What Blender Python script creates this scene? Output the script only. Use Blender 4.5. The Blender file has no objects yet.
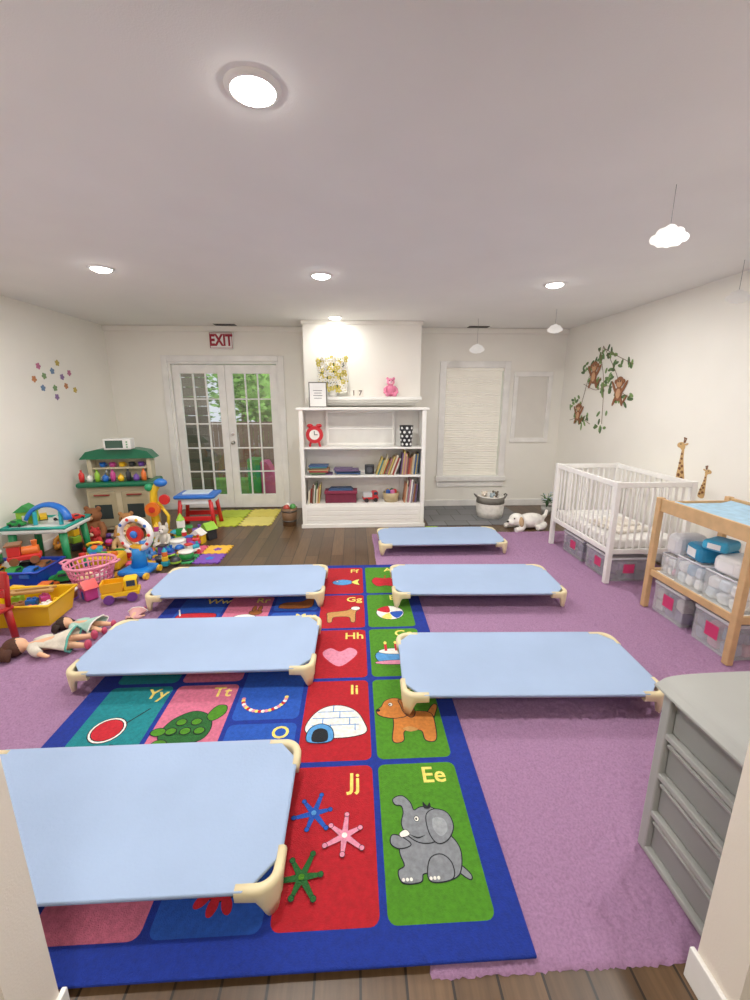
import bpy, bmesh, math, random
from mathutils import Vector, Matrix, noise
R=math.radians; PI=math.pi
S=bpy.context.scene; C=S.collection
random.seed(7)
# ---------------------------------------------------------------- camera model
TH=R(13.4); YW=R(2.8); CH=1.6; F=420.0
def ray(px,py):
    a=(px-375)/F; b=(500-py)/F
    y=math.cos(TH)+b*math.sin(TH); z=-math.sin(TH)+b*math.cos(TH)
    return Vector((a*math.cos(YW)+y*math.sin(YW), -a*math.sin(YW)+y*math.cos(YW), z))
def onz(px,py,z=0.0):
    r=ray(px,py); t=(z-CH)/r.z; return Vector((r.x*t,r.y*t,z))
def ony(px,py,Y):
    r=ray(px,py); t=Y/r.y; return Vector((r.x*t,Y,CH+r.z*t))
def onx(px,py,X):
    r=ray(px,py); t=X/r.x; return Vector((X,r.y*t,CH+r.z*t))
cam=bpy.data.cameras.new('camera'); co=bpy.data.objects.new('camera',cam); C.objects.link(co)
co.location=(0,0,CH); co.rotation_euler=(R(90)-TH,0,-YW)
cam.sensor_fit='VERTICAL'; cam.sensor_height=36; cam.lens=36*F/1000; cam.clip_start=.02
S.camera=co
try:
    S.view_settings.view_transform='Standard'; S.view_settings.look='None'; S.view_settings.gamma=1.08
except Exception: pass
# ---------------------------------------------------------------- materials
def lin(c):
    c/=255.0
    return c/12.92 if c<=.04045 else ((c+.055)/1.055)**2.4
def rgb(h):
    h=h.lstrip('#'); return tuple(lin(int(h[i:i+2],16)) for i in (0,2,4))
MC={}
def mat(h,rough=.5,bump=0,bs=60,var=.06,vs=6,metal=0,emit=0,name=None):
    key=(h,rough,bump,bs,var,vs,metal,emit)
    if key in MC: return MC[key]
    m=bpy.data.materials.new(name or 'm_'+h); m.use_nodes=True
    n=m.node_tree.nodes; l=m.node_tree.links; p=n['Principled BSDF']
    col=rgb(h)
    tc=n.new('ShaderNodeTexCoord'); nz=n.new('ShaderNodeTexNoise'); nz.inputs['Scale'].default_value=vs; nz.inputs['Detail'].default_value=4
    l.new(tc.outputs['Object'],nz.inputs['Vector'])
    cr=n.new('ShaderNodeValToRGB'); e=cr.color_ramp.elements
    e[0].position=.3; e[1].position=.7
    e[0].color=(*[max(0,c*(1-var)) for c in col],1); e[1].color=(*[min(1,c*(1+var)) for c in col],1)
    l.new(nz.outputs['Fac'],cr.inputs['Fac']); l.new(cr.outputs['Color'],p.inputs['Base Color'])
    p.inputs['Roughness'].default_value=rough; p.inputs['Metallic'].default_value=metal
    if emit:
        p.inputs['Emission Color'].default_value=(*col,1); p.inputs['Emission Strength'].default_value=emit
    if bump:
        n2=n.new('ShaderNodeTexNoise'); n2.inputs['Scale'].default_value=bs; n2.inputs['Detail'].default_value=3
        l.new(tc.outputs['Object'],n2.inputs['Vector'])
        b=n.new('ShaderNodeBump'); b.inputs['Strength'].default_value=bump; b.inputs['Distance'].default_value=.004
        l.new(n2.outputs['Fac'],b.inputs['Height']); l.new(b.outputs['Normal'],p.inputs['Normal'])
    MC[key]=m; return m
def pl(h): return mat(h,.35)            # plastic
def fab(h): return mat(h,.9,.5,120,.12,20)
def brickmat(name,c1,c2,cm,w,hgt,mort,rough,rotz=0,grain=True):
    m=bpy.data.materials.new(name); m.use_nodes=True
    n=m.node_tree.nodes; l=m.node_tree.links; p=n['Principled BSDF']
    tc=n.new('ShaderNodeTexCoord'); mp=n.new('ShaderNodeMapping'); mp.inputs['Rotation'].default_value=(0,0,rotz)
    l.new(tc.outputs['Object'],mp.inputs['Vector'])
    b=n.new('ShaderNodeTexBrick'); b.inputs['Color1'].default_value=(*rgb(c1),1); b.inputs['Color2'].default_value=(*rgb(c2),1); b.inputs['Mortar'].default_value=(*rgb(cm),1)
    b.inputs['Scale'].default_value=1; b.inputs['Mortar Size'].default_value=mort; b.inputs['Brick Width'].default_value=w; b.inputs['Row Height'].default_value=hgt
    l.new(mp.outputs['Vector'],b.inputs['Vector'])
    out=b.outputs['Color']
    if grain:
        mp2=n.new('ShaderNodeMapping'); mp2.inputs['Scale'].default_value=(3,40,3); l.new(mp.outputs['Vector'],mp2.inputs['Vector'])
        nz=n.new('ShaderNodeTexNoise'); nz.inputs['Scale'].default_value=1.5; nz.inputs['Detail'].default_value=5; l.new(mp2.outputs['Vector'],nz.inputs['Vector'])
        mx=n.new('ShaderNodeMixRGB'); mx.blend_type='OVERLAY'; mx.inputs[0].default_value=.55
        l.new(b.outputs['Color'],mx.inputs[1]); l.new(nz.outputs['Fac'],mx.inputs[2]); out=mx.outputs[0]
    l.new(out,p.inputs['Base Color']); p.inputs['Roughness'].default_value=rough
    return m
def glassmat():
    m=bpy.data.materials.new('glass'); m.use_nodes=True
    n=m.node_tree.nodes; l=m.node_tree.links; o=n['Material Output']
    t=n.new('ShaderNodeBsdfTransparent'); g=n.new('ShaderNodeBsdfGlossy'); g.inputs['Roughness'].default_value=.03
    x=n.new('ShaderNodeMixShader'); x.inputs[0].default_value=.06
    l.new(t.outputs[0],x.inputs[1]); l.new(g.outputs[0],x.inputs[2]); l.new(x.outputs[0],o.inputs['Surface']); return m
def clearmat(h='eef2f6',a=.22):
    m=bpy.data.materials.new('clear_plastic'); m.use_nodes=True
    n=m.node_tree.nodes; l=m.node_tree.links; o=n['Material Output']; p=n['Principled BSDF']
    p.inputs['Base Color'].default_value=(*rgb(h),1); p.inputs['Roughness'].default_value=.2
    t=n.new('ShaderNodeBsdfTransparent'); x=n.new('ShaderNodeMixShader'); x.inputs[0].default_value=a
    l.new(t.outputs[0],x.inputs[1]); l.new(p.outputs[0],x.inputs[2]); l.new(x.outputs[0],o.inputs['Surface']); return m
GLASS=glassmat(); CLEAR=clearmat()
WHITE=mat('f2efe9',.55); GLOSSW=mat('f4f2ee',.35)
# ---------------------------------------------------------------- mesh builder
class MB:
    def __init__(s): s.v=[]; s.f=[]; s.m=[]; s.s=[]
    def add(s,vs,fs,M=None,mi=0,sm=False):
        o=len(s.v)
        s.v+= [tuple(M@Vector(v)) if M else tuple(v) for v in vs]
        for f in fs: s.f.append([i+o for i in f]); s.m.append(mi); s.s.append(sm)
        return s
    def bm(s,b,M=None,mi=0,sm=False):
        b.verts.index_update(); s.add([v.co[:] for v in b.verts],[[v.index for v in f.verts] for f in b.faces],M,mi,sm); b.free(); return s
    def box(s,c,sz,rot=(0,0,0),mi=0,bev=0,seg=2,M=None):
        b=bmesh.new(); bmesh.ops.create_cube(b,size=1); bmesh.ops.scale(b,vec=sz,verts=b.verts)
        if bev: bmesh.ops.bevel(b,geom=b.edges[:],offset=min(bev,min(sz)*.48),segments=seg,affect='EDGES',profile=.5)
        T=Matrix.Translation(c)@Matrix.Rotation(rot[2],4,'Z')@Matrix.Rotation(rot[1],4,'Y')@Matrix.Rotation(rot[0],4,'X')
        return s.bm(b,(M@T) if M else T,mi)
    def b2(s,x0,x1,y0,y1,z0,z1,mi=0,bev=0):
        return s.box(((x0+x1)/2,(y0+y1)/2,(z0+z1)/2),(abs(x1-x0),abs(y1-y0),abs(z1-z0)),mi=mi,bev=bev)
    def cyl(s,p0,p1,r0,r1=None,n=20,mi=0,sm=True):
        r1=r0 if r1 is None else r1; p0=Vector(p0); p1=Vector(p1); d=(p1-p0).normalized()
        a=d.orthogonal().normalized(); b=d.cross(a)
        vs=[];
        for p,r in((p0,r0),(p1,r1)):
            for i in range(n):
                t=2*PI*i/n; vs.append(p+a*math.cos(t)*r+b*math.sin(t)*r)
        s.add(vs,[[i,(i+1)%n,n+(i+1)%n,n+i] for i in range(n)],None,mi,sm)
        s.add([vs[i] for i in range(n)],[list(range(n))[::-1]],None,mi); s.add(vs[n:],[list(range(n))],None,mi); return s
    def tube(s,pts,r,n=10,closed=False,mi=0,flat=1.0):
        pts=[Vector(p) for p in pts]; N=len(pts); rr=r if isinstance(r,(list,tuple)) else [r]*N
        vs=[]; prev=None
        for i,p in enumerate(pts):
            if closed: d=pts[(i+1)%N]-pts[i-1]
            else: d=pts[min(i+1,N-1)]-pts[max(i-1,0)]
            d.normalize()
            if prev is None: a=d.orthogonal().normalized()
            else: a=(prev-d*prev.dot(d)).normalized()
            prev=a; b=d.cross(a)
            for k in range(n):
                t=2*PI*k/n; vs.append(p+(a*math.cos(t)+b*math.sin(t)*flat)*rr[i])
        fs=[]
        for i in range(N if closed else N-1):
            j=(i+1)%N
            for k in range(n): fs.append([i*n+k,i*n+(k+1)%n,j*n+(k+1)%n,j*n+k])
        if not closed: fs+= [list(range(n))[::-1],[ (N-1)*n+k for k in range(n)]]
        return s.add(vs,fs,None,mi,True)
    def lathe(s,prof,c=(0,0,0),n=28,mi=0,M=None,sm=True):
        vs=[];fs=[]
        for r,z in prof:
            for k in range(n):
                t=2*PI*k/n; vs.append((c[0]+r*math.cos(t),c[1]+r*math.sin(t),c[2]+z))
        for i in range(len(prof)-1):
            for k in range(n): fs.append([i*n+k,i*n+(k+1)%n,(i+1)*n+(k+1)%n,(i+1)*n+k])
        return s.add(vs,fs,M,mi,sm)
    def ell(s,c,r,rot=(0,0,0),mi=0,n=16,M=None):
        if not isinstance(r,(tuple,list)): r=(r,r,r)
        b=bmesh.new(); bmesh.ops.create_uvsphere(b,u_segments=n,v_segments=max(6,n*2//3),radius=1)
        T=Matrix.Translation(c)@Matrix.Rotation(rot[2],4,'Z')@Matrix.Rotation(rot[1],4,'Y')@Matrix.Rotation(rot[0],4,'X')@Matrix.Diagonal((*r,1))
        return s.bm(b,(M@T) if M else T,mi,True)
    def prism(s,pts,h,M=None,mi=0):
        n=len(pts); vs=[(p[0],p[1],0) for p in pts]+[(p[0],p[1],h) for p in pts]
        return s.add(vs,[list(range(n))[::-1],list(range(n,2*n))]+[[i,(i+1)%n,n+(i+1)%n,n+i] for i in range(n)],M,mi)
    def text(s,t,size,M,mi=0,ext=.001,bold=.0):
        cu=bpy.data.curves.new('t','FONT'); cu.body=t; cu.size=size; cu.extrude=ext; cu.offset=bold; cu.align_x='CENTER'; cu.align_y='CENTER'; cu.resolution_u=3
        o=bpy.data.objects.new('t',cu); C.objects.link(o); bpy.context.view_layer.update()
        me=bpy.data.meshes.new_from_object(o.evaluated_get(bpy.context.evaluated_depsgraph_get()))
        s.add([v.co[:] for v in me.vertices],[list(p.vertices) for p in me.polygons],M,mi)
        bpy.data.objects.remove(o); bpy.data.meshes.remove(me); bpy.data.curves.remove(cu); return s
    def build(s,name,mats,parent=None,loc=None,rz=0,remesh=0,smooth=0):
        me=bpy.data.meshes.new(name); me.from_pydata(s.v,[],s.f)
        if not isinstance(mats,(list,tuple)): mats=[mats]
        for m in mats: me.materials.append(m)
        me.polygons.foreach_set('material_index',s.m); me.polygons.foreach_set('use_smooth',s.s); me.update()
        o=bpy.data.objects.new(name,me); C.objects.link(o)
        if parent: o.parent=parent
        if loc is not None: o.location=loc
        o.rotation_euler.z=rz
        if remesh:
            r=o.modifiers.new('r','REMESH'); r.mode='VOXEL'; r.voxel_size=remesh; r.use_smooth_shade=True
            q=o.modifiers.new('s','SMOOTH'); q.iterations=smooth or 4; q.factor=.6
        return o
def tag(o,label,cat,group=None,kind=None):
    o['label']=label; o['category']=cat
    if group: o['group']=group
    if kind: o['kind']=kind
    return o
def thing(name,label,cat,loc=(0,0,0),rz=0,group=None):
    o=bpy.data.objects.new(name,None); C.objects.link(o); o.empty_display_size=.05
    o.location=loc; o.rotation_euler=(0,0,rz); return tag(o,label,cat,group)
def struct(o): o['kind']='structure'; return o
def dup(root,loc,rz,label,group=None):
    r=root.copy(); C.objects.link(r); r.location=loc; r.rotation_euler.z=rz; r['label']=label
    if group: r['group']=group
    for ch in list(root.children):
        c=ch.copy(); C.objects.link(c); c.parent=r
        for g in list(ch.children):
            d=g.copy(); C.objects.link(d); d.parent=c
    return r
def cat(pts,n=5,closed=True):
    out=[]; N=len(pts)
    rng=range(N) if closed else range(N-1)
    for i in rng:
        if closed: p=[pts[(i+k)%N] for k in(-1,0,1,2)]
        else: p=[pts[max(i-1,0)],pts[i],pts[i+1],pts[min(i+2,N-1)]]
        for k in range(n):
            t=k/n
            out.append(tuple(.5*((2*b)+(-a+c)*t+(2*a-5*b+4*c-d)*t*t+(-a+3*b-3*c+d)*t**3) for a,b,c,d in zip(*p)))
    if not closed: out.append(tuple(pts[-1]))
    return out
# ================================================================= ROOM
XL,XR,YB,ZC=-3.38,3.07,6.25,2.58
WALLM=mat('f7f4eb',.8,.15,200,.02,2,name='wall_paint'); CEILM=mat('eeece7',.9,.2,220,.02,2,name='ceiling_paint'); JAMBM=mat('f2e8da',.7,.15,200,.02,2)
FLOORM=brickmat('wood_floor','6a5036','4e3a26','241a10',1.2,.13,.004,.36,R(90))
struct(MB().b2(XL-.1,XR+.1,-2.5,YB+.1,-.1,0).build('floor',FLOORM))
struct(MB().b2(XL-.1,XR+.1,-2.5,YB+.1,ZC,ZC+.1).build('ceiling',CEILM))
struct(MB().b2(XL-.1,XL,-2.5,YB+.1,0,ZC).build('wall_left',WALLM))
struct(MB().b2(XR,XR+.1,-2.5,YB+.1,0,ZC).build('wall_right',WALLM))
w=MB(); dx0,dx1,dz=-2.58,-1.06,2.12; wx0,wx1,wz0,wz1=1.33,2.18,.47,2.05
w.b2(XL,dx0,YB,YB+.12,0,ZC).b2(dx0,dx1,YB,YB+.12,dz,ZC).b2(dx1,wx0,YB,YB+.12,0,ZC).b2(wx0,wx1,YB,YB+.12,0,wz0).b2(wx0,wx1,YB,YB+.12,wz1,ZC).b2(wx1,XR,YB,YB+.12,0,ZC)
struct(w.build('wall_back',WALLM))
JX0,JX1=-.779,.937
w=MB(); w.b2(XL,JX0,.68,.80,0,ZC).b2(JX1,XR,.68,.80,0,ZC).b2(JX0,JX1,.68,.80,2.34,ZC)
struct(w.build('wall_front',JAMBM))
struct(MB().b2(XL,XR,-2.5,-2.4,0,ZC).build('wall_rear',WALLM))
CX0,CX1,CY=-.64,.88,5.72
struct(MB().b2(CX0,CX1,CY,YB,0,ZC).build('wall_chimney_breast',WALLM))
t=MB(); t.b2(XL,CX0-.03,YB-.05,YB,ZC-.07,ZC,bev=.01).b2(CX1+.03,XR,YB-.05,YB,ZC-.07,ZC,bev=.01); struct(t.build('trim_1',WALLM))
t=MB(); t.b2(CX0-.02,CX1+.02,CY-.025,CY,ZC-.05,ZC,bev=.01); struct(t.build('trim_2',WALLM))
t=MB(); t.b2(XL,-2.66,YB-.015,YB,0,.1,bev=.004).b2(-.98,CX0,YB-.015,YB,0,.1,bev=.004).b2(CX1,XR,YB-.015,YB,0,.1,bev=.004); struct(t.build('baseboard_back',GLOSSW))
struct(MB().b2(XL,XL+.015,.8,YB-.02,0,.1,bev=.004).build('baseboard_left',GLOSSW))
struct(MB().b2(XR-.015,XR,.8,YB-.02,0,.1,bev=.004).build('baseboard_right',GLOSSW))
t=MB(); 
for x,s in((JX0,1),(JX1,-1)):
    t.b2(x,x+s*.014,.668,.812,0,.11,bev=.003)
    t.b2(x,x-s*.6,.668,.68,0,.11,bev=.003)
struct(t.build('baseboard_front',GLOSSW))
# french door
cs=MB(); cs.b2(-2.66,-2.58,YB-.03,YB+.01,0,2.20,bev=.006).b2(-1.06,-.98,YB-.03,YB+.01,0,2.20,bev=.006).b2(-2.58,-1.06,YB-.03,YB+.01,2.12,2.20,bev=.006)
cs.b2(-2.58,-2.55,YB+.0,YB+.12,0,2.12).b2(-1.09,-1.06,YB,YB+.12,0,2.12).b2(-2.55,-1.09,YB,YB+.12,2.09,2.12)
struct(cs.build('trim_3',GLOSSW))
MET=mat('c9c9c6',.25,metal=1)
for k,(x0,x1) in enumerate(((-2.545,-1.822),(-1.818,-1.095))):
    d=bpy.data.objects.new('door_%d'%(k+1),None); C.objects.link(d); d.location=(x0,YB+.03,0.012); d['kind']='structure'
    W=x1-x0; H=2.07; m=MB(); st=.10
    m.b2(0,st,0,.045,0,H,bev=.004).b2(W-st,W,0,.045,0,H,bev=.004).b2(st,W-st,0,.045,H-.12,H,bev=.004).b2(st,W-st,0,.045,0,.20,bev=.004)
    m.build('door_frame',GLOSSW,d)
    g=MB(); gw=(W-2*st); z0=.20; zh=H-.32
    for i in (1,2): g.b2(st+gw*i/3-.008,st+gw*i/3+.008,.004,.041,z0,H-.12)
    for i in range(1,5): g.b2(st,W-st,.005,.04,z0+zh*i/5-.008,z0+zh*i/5+.008)
    g.build('muntin',GLOSSW,d)
    MB().b2(st,W-st,.02,.025,z0,H-.12).build('pane',GLASS,d)
    hx=.05
    if k==1:
        MB().cyl((hx,-.004,.98),(hx,.0,.98),.028).cyl((hx,-.045,.98),(hx,0,.98),.01).ell((hx,-.055,.98),(.026,.02,.026)).build('door_handle',MET,d)
        MB().cyl((hx,-.012,1.1),(hx,0,1.1),.022).build('deadbolt',MET,d)
# blinds window
wn=bpy.data.objects.new('window_1',None); C.objects.link(wn); wn.location=(0,YB,0); wn['kind']='structure'
f=MB(); f.b2(1.24,1.33,-.03,.0,.38,2.14,bev=.005).b2(2.18,2.27,-.03,.0,.38,2.14,bev=.005).b2(1.33,2.18,-.03,0,2.05,2.14,bev=.005).b2(1.22,2.29,-.06,0,.40,.47,bev=.006).b2(1.24,2.27,-.025,0,.31,.40,bev=.004)
f.build('window_frame',GLOSSW,wn)
BL_GLOW=mat('f0ebdf',.8,var=.02,emit=.12)  # faint emission put into the blind to whiten it; not a light source
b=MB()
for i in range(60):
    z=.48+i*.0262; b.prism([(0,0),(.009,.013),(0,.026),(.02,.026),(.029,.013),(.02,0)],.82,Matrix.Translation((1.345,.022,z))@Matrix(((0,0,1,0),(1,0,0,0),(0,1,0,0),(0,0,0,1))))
b.b2(1.335,2.175,.0,.06,2.01,2.05,bev=.005).build('blind',BL_GLOW,wn)
MB().b2(1.33,2.18,.09,.095,.47,2.05).build('pane',GLASS,wn)
wn=bpy.data.objects.new('window_2',None); C.objects.link(wn); wn.location=(0,YB,0); wn['kind']='structure'
f=MB(); f.b2(2.33,2.90,-.03,0,1.93,2.0,bev=.006).b2(2.33,2.90,-.03,0,.98,1.05,bev=.006).b2(2.33,2.39,-.03,0,1.05,1.93,bev=.006).b2(2.84,2.90,-.03,0,1.05,1.93,bev=.006).build('window_frame',GLOSSW,wn)
MB().b2(2.39,2.84,-.008,0,1.05,1.93).b2(2.385,2.40,-.02,-.008,1.05,1.93).b2(2.39,2.84,-.02,-.008,1.05,1.065).build('blind',mat('e4e0d8',.7,var=.02),wn)
HT=brickmat('slate_tile','76767a','686a6c','404040',.3,.3,.006,.5,0,False)
tag(MB().b2(.95,2.3,5.2,6.22,0,.012,bev=.003).build('tile_hearth',HT),'grey square tile patch on floor under the blind window','tile hearth')
tag(MB().b2(-.58,.86,5.44,CY,1.60,1.64,bev=.006).b2(-.55,.83,5.50,CY,1.565,1.60,bev=.006).b2(-.52,.80,5.56,CY,1.53,1.565,bev=.005).build('mantel_shelf',GLOSSW),'long white mantel shelf above the bookcase','shelf')
# exit sign
e=ony(222,341,YB); es=thing('exit_sign','white exit sign with red letters above the french doors','exit sign',(e.x,YB,e.z))
MB().b2(-.16,.16,-.05,0,-.11,.11,bev=.012).build('housing',GLOSSW,es)
EXR=mat('a0142c',.5)
MB().text('EXIT',.205,Matrix.Translation((0,-.052,-.002))@Matrix.Rotation(R(90),4,'X')@Matrix.Diagonal((.74,1,1,1)),ext=.001,bold=.008).build('lettering',EXR,es)
b=MB(); 
for a,bb,c,d in((-.152,.152,.094,.101),(-.152,.152,-.101,-.094),(-.152,-.145,-.101,.101),(.145,.152,-.101,.101)): b.b2(a,bb,-.052,-.05,c,d)
b.build('border',EXR,es)
for px,py,l in((472,330,'small dark slotted ceiling vent in front of the blind window'),(225,324,'small dark slotted ceiling vent above the exit sign')):
    p=onz(px,py,ZC); p.y=min(p.y,6.05)
    v=thing('ceiling_vent',l,'vent',(p.x,p.y,ZC)); MB().b2(-.16,.16,-.08,.08,-.008,0,bev=.003).build('frame',WHITE,v)
    s=MB(); [s.b2(-.14,.14,-.065+i*.02,-.055+i*.02,-.013,-.008) for i in range(7)]; s.build('slat',mat('4a4744',.6),v)
# ---------------------------------------------------------------- ceiling lights
LM=mat('fffaf4',.5,emit=45,var=0)
LC=(1,.972,.925)
def downlight(x,y,label,P=9):
    t=thing('ceiling_light',label,'ceiling light',(x,y,ZC),0,'recessed ceiling lights')
    MB().lathe([(.072,-.012),(.088,-.008),(.092,0)],n=36).build('trim_ring',GLOSSW,t)
    MB().lathe([(0,-.030),(.03,-.028),(.052,-.022),(.066,-.014),(.072,-.006)],n=36).build('diffuser',LM,t)
    la=bpy.data.lights.new('downlight','AREA'); la.shape='DISK'; la.size=.14; la.energy=P; la.color=LC
    o=bpy.data.objects.new('downlight',la); C.objects.link(o); o.location=(x,y,ZC-.034)
for px,py,l,P in((253,88,'largest bright round ceiling light, nearest the camera',21),(101,268,'round ceiling light near the left wall',20),(321,275,'round ceiling light in the middle of the room',22),(335,317,'farthest round ceiling light, nearest the mantel',4.5),(555,284,'round ceiling light toward the right wall',21)):
    p=onz(px,py,ZC); downlight(p.x,p.y,l,P)
for x,y in((-2.2,1.75),(1.75,1.7)):
    la=bpy.data.lights.new('downlight','AREA'); la.shape='DISK'; la.size=.15; la.energy=17; la.color=LC
    o=bpy.data.objects.new('downlight',la); C.objects.link(o); o.location=(x,y,ZC-.02)
la=bpy.data.lights.new('hall_fill','AREA'); la.shape='DISK'; la.size=.9; la.energy=42; la.color=(1,.94,.86)  # unseen fill lamp added behind the camera to brighten the rooms
o=bpy.data.objects.new('hall_fill',la); C.objects.link(o); o.location=(0,-1.0,ZC-.03)
sun=bpy.data.lights.new('sun','SUN'); sun.energy=2.4; sun.angle=R(3); so=bpy.data.objects.new('sun',sun); C.objects.link(so); so.rotation_euler=(R(48),0,R(20))
# ---------------------------------------------------------------- outside
struct(MB().b2(-9,6,YB+.12,16,-.25,-.12).build('ground',mat('5f9440',.9,.6,30,.3,3)))
fe=thing('garden_fence','wooden picket fence seen through the french doors','fence',(-2,9.6,-.12))
b=MB(); [b.b2(-3+i*.11,-2.9+i*.11,0,.02,0,1.25) for i in range(58)]; b.build('picket',mat('5c4a38',.8),fe)
for z in(.3,1.05): MB().b2(-3,3.4,.02,.06,z,z+.08).build('rail',mat('4a3c2c',.8),fe)
def tree(x,y,h,r,col,label,seed):
    rr=random.Random(seed); t=thing('tree',label,'tree',(x,y,-.12))
    MB().tube([(0,0,0),(.05,0,h*.4),(0,.05,h*.75)],[.14,.1,.05],8).build('trunk',mat('5d4d3e',.9),t)
    b=MB()
    for i in range(1500):
        a=rr.uniform(0,2*PI); u=rr.uniform(-1,1); q=r*rr.uniform(.45,1)
        c=Vector((math.cos(a)*math.sqrt(1-u*u)*q,math.sin(a)*math.sqrt(1-u*u)*q,h*.6+u*q*1.35))
        M=Matrix.Translation(c)@Matrix.Rotation(rr.uniform(0,6),4,'Z')@Matrix.Rotation(rr.uniform(0,3),4,'X')
        s=rr.uniform(.06,.13); b.add([(-s,0,0),(0,-s*.5,0),(s,0,0),(0,s*.5,0)],[[0,1,2,3]],M)
    b.ell((0,0,h*.6),(r*.5,r*.5,r*.65),n=10); b.build('foliage',mat(col,.8,var=.4,vs=3),t)
tree(-2.3,11.3,3.2,1.2,'7cae4c','bright green leafy tree behind the right french door',3)
tree(-5.0,11.3,3.4,1.25,'5f8c3c','darker green tree behind the left french door',4)
tree(-.5,13.9,3.4,1.3,'6c9c48','mid green tree farthest to the right beyond the fence',5)
tree(-3.6,14.2,4.4,1.6,'78a850','tall pale green tree farthest behind the fence',6)
sh=thing('garden_shed','brown boarded shed wall seen through the left french door','shed',(-3.0,7.6,-.12))
for i in range(15): MB().b2(-.9,.48,0,.03,.02+i*.16,.17+i*.16).build('board',mat('5a5344',.8),sh)
MB().b2(-.95,.55,-.1,.1,2.44,2.5).build('roof_edge',mat('37322c',.8),sh)
pt=thing('play_slide','pink and green garden slide outside the right french door','slide',(-1.75,8.2,-.12))
MB().prism([(0,0),(.45,0),(.1,.6),(0,.6)],.35,Matrix.Rotation(R(90),4,'X')).build('chute',pl('d8608c'),pt); MB().b2(-.25,-.01,-.35,0,0,.65,bev=.02).build('ladder',pl('4da858'),pt)
# ================================================================= RUGS
def shag(name,x0,x1,y0,y1,m,label):
    st=.010; nx=int((x1-x0)/st); ny=int((y1-y0)/st); rr=random.Random(5)
    vs=[];fs=[]
    for j in range(ny+1):
        for i in range(nx+1):
            ed=min(i,j,nx-i,ny-j); x=x0+(x1-x0)*i/nx; y=y0+(y1-y0)*j/ny
            wob=.010*noise.noise(Vector((x*3,y*3,0)))
            z=(0.001 if ed==0 else .010+rr.uniform(-.0075,.0045))
            vs.append((x+rr.uniform(-.004,.004)+(wob if ed<3 else 0),y+rr.uniform(-.004,.004)+(wob if ed<3 else 0),z))
    for j in range(ny):
        for i in range(nx):
            a=j*(nx+1)+i; fs.append([a,a+1,a+nx+2,a+nx+1])
    return tag(MB().add(vs,fs,sm=True).build(name,m),label,'rug')
PURP=mat('a27a9e',.95,.8,300,.15,110,name='purple_shag')
shag('shag_rug',.2,3.0,.83,4.9,PURP,'purple shag rug on the right side under the crib and cots')
shag('shag_rug',-3.33,.12,.9,3.8,PURP,'purple shag rug on the left side under the toys')
# ---- alphabet rug
cols={'b':'0a2a8c','r':'ac0c1c','g':'448412','p':'ce6a86','t':'087c84','c':'1a4eb0','y':'f0dc6c','w':'efece4','k':'14181e','gy':'80848a','gl':'9a9ea4','br':'94521c','or':'c87830','lp':'e28ca6','dg':'1c5c24','lb':'5096d4','tan':'c49050','rd':'c01828'}
ck=list(cols); cm=[mat(cols[k],.95,.9,220,.16,60) for k in ck]; ci={k:i for i,k in enumerate(ck)}
RX0,RX1,RY0,RY1=-1.475,.515,.855,3.86; RZ=.027
rug=MB(); rug.b2(RX0,RX1,RY0,RY1,.0155,RZ,mi=ci['b'],bev=.005)
TW=.338; CP=.363
colx=[.256-CP*i for i in range(5)]
rows=[.934,1.55,2.13,2.68,3.22,3.80]
rows3=[.934,1.25,1.82,2.40,2.95,3.37,3.80]
def rrect(w,h,r=.03,n=4):
    o=[]
    for cx,cy,a0 in((w/2-r,h/2-r,0),(-w/2+r,h/2-r,90),(-w/2+r,-h/2+r,180),(w/2-r,-h/2+r,270)):
        for k in range(n+1): a=R(a0+90*k/n); o.append((cx+r*math.cos(a),cy+r*math.sin(a)))
    return o
class Tile:
    def __init__(s,ci_,y0,y1,col):
        s.k=1; s.ox=0; s.oy=0
        s.cx=colx[ci_]; s.cy=(y0+y1)/2; s.h=(y1-y0-.028); s.z=RZ+.0004
        s.poly([(x/TW,y/TW) for x,y in rrect(TW,s.h)],col)
    def poly(s,pts,col):
        rug.add([(s.cx+(x*s.k+s.ox)*TW,s.cy+(y*s.k+s.oy)*TW,s.z) for x,y in pts],[list(range(len(pts)))],None,ci[col]); s.z+=.0002
    def sm(s,pts,col,out='k',w=.014,n=5):
        P=cat(pts,n)
        if out:
            n=len(P); A=sum(P[i][0]*P[(i+1)%n][1]-P[(i+1)%n][0]*P[i][1] for i in range(n)); sg=1 if A>0 else -1; Q=[]
            for i in range(n):
                dx=P[(i+1)%n][0]-P[i-1][0]; dy=P[(i+1)%n][1]-P[i-1][1]; L=math.hypot(dx,dy) or 1
                Q.append((P[i][0]+sg*dy/L*w,P[i][1]-sg*dx/L*w))
            s.poly(Q,out)
        s.poly(P,col)
    def el(s,x,y,rx,ry,col,out='k',rot=0,w=.014):
        def E(a,b): return [(x+a*math.cos(t)*math.cos(rot)-b*math.sin(t)*math.sin(rot),y+a*math.cos(t)*math.sin(rot)+b*math.sin(t)*math.cos(rot)) for t in [2*PI*k/20 for k in range(20)]]
        if out: s.poly(E(rx+w,ry+w),out)
        s.poly(E(rx,ry),col)
    def bar(s,x0,y0,x1,y1,w,col):
        dx=x1-x0;dy=y1-y0;L=math.hypot(dx,dy) or 1; a=-dy/L*w/2;b=dx/L*w/2
        s.poly([(x0-a,y0-b),(x1-a,y1-b),(x1+a,y1+b),(x0+a,y0+b)],col)
    def txt(s,t,u=.2,v=None,col='y',size=.32):
        v=(s.h/TW/2-.19) if v is None else v
        rug.text(t,size*TW,Matrix.Translation((s.cx+u*TW,s.cy+v*TW,s.z)),ci[col],ext=.0004,bold=.0015)
        s.z+=.0006
G=[Tile(0,rows[i],rows[i+1],'g') for i in range(5)]
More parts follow.
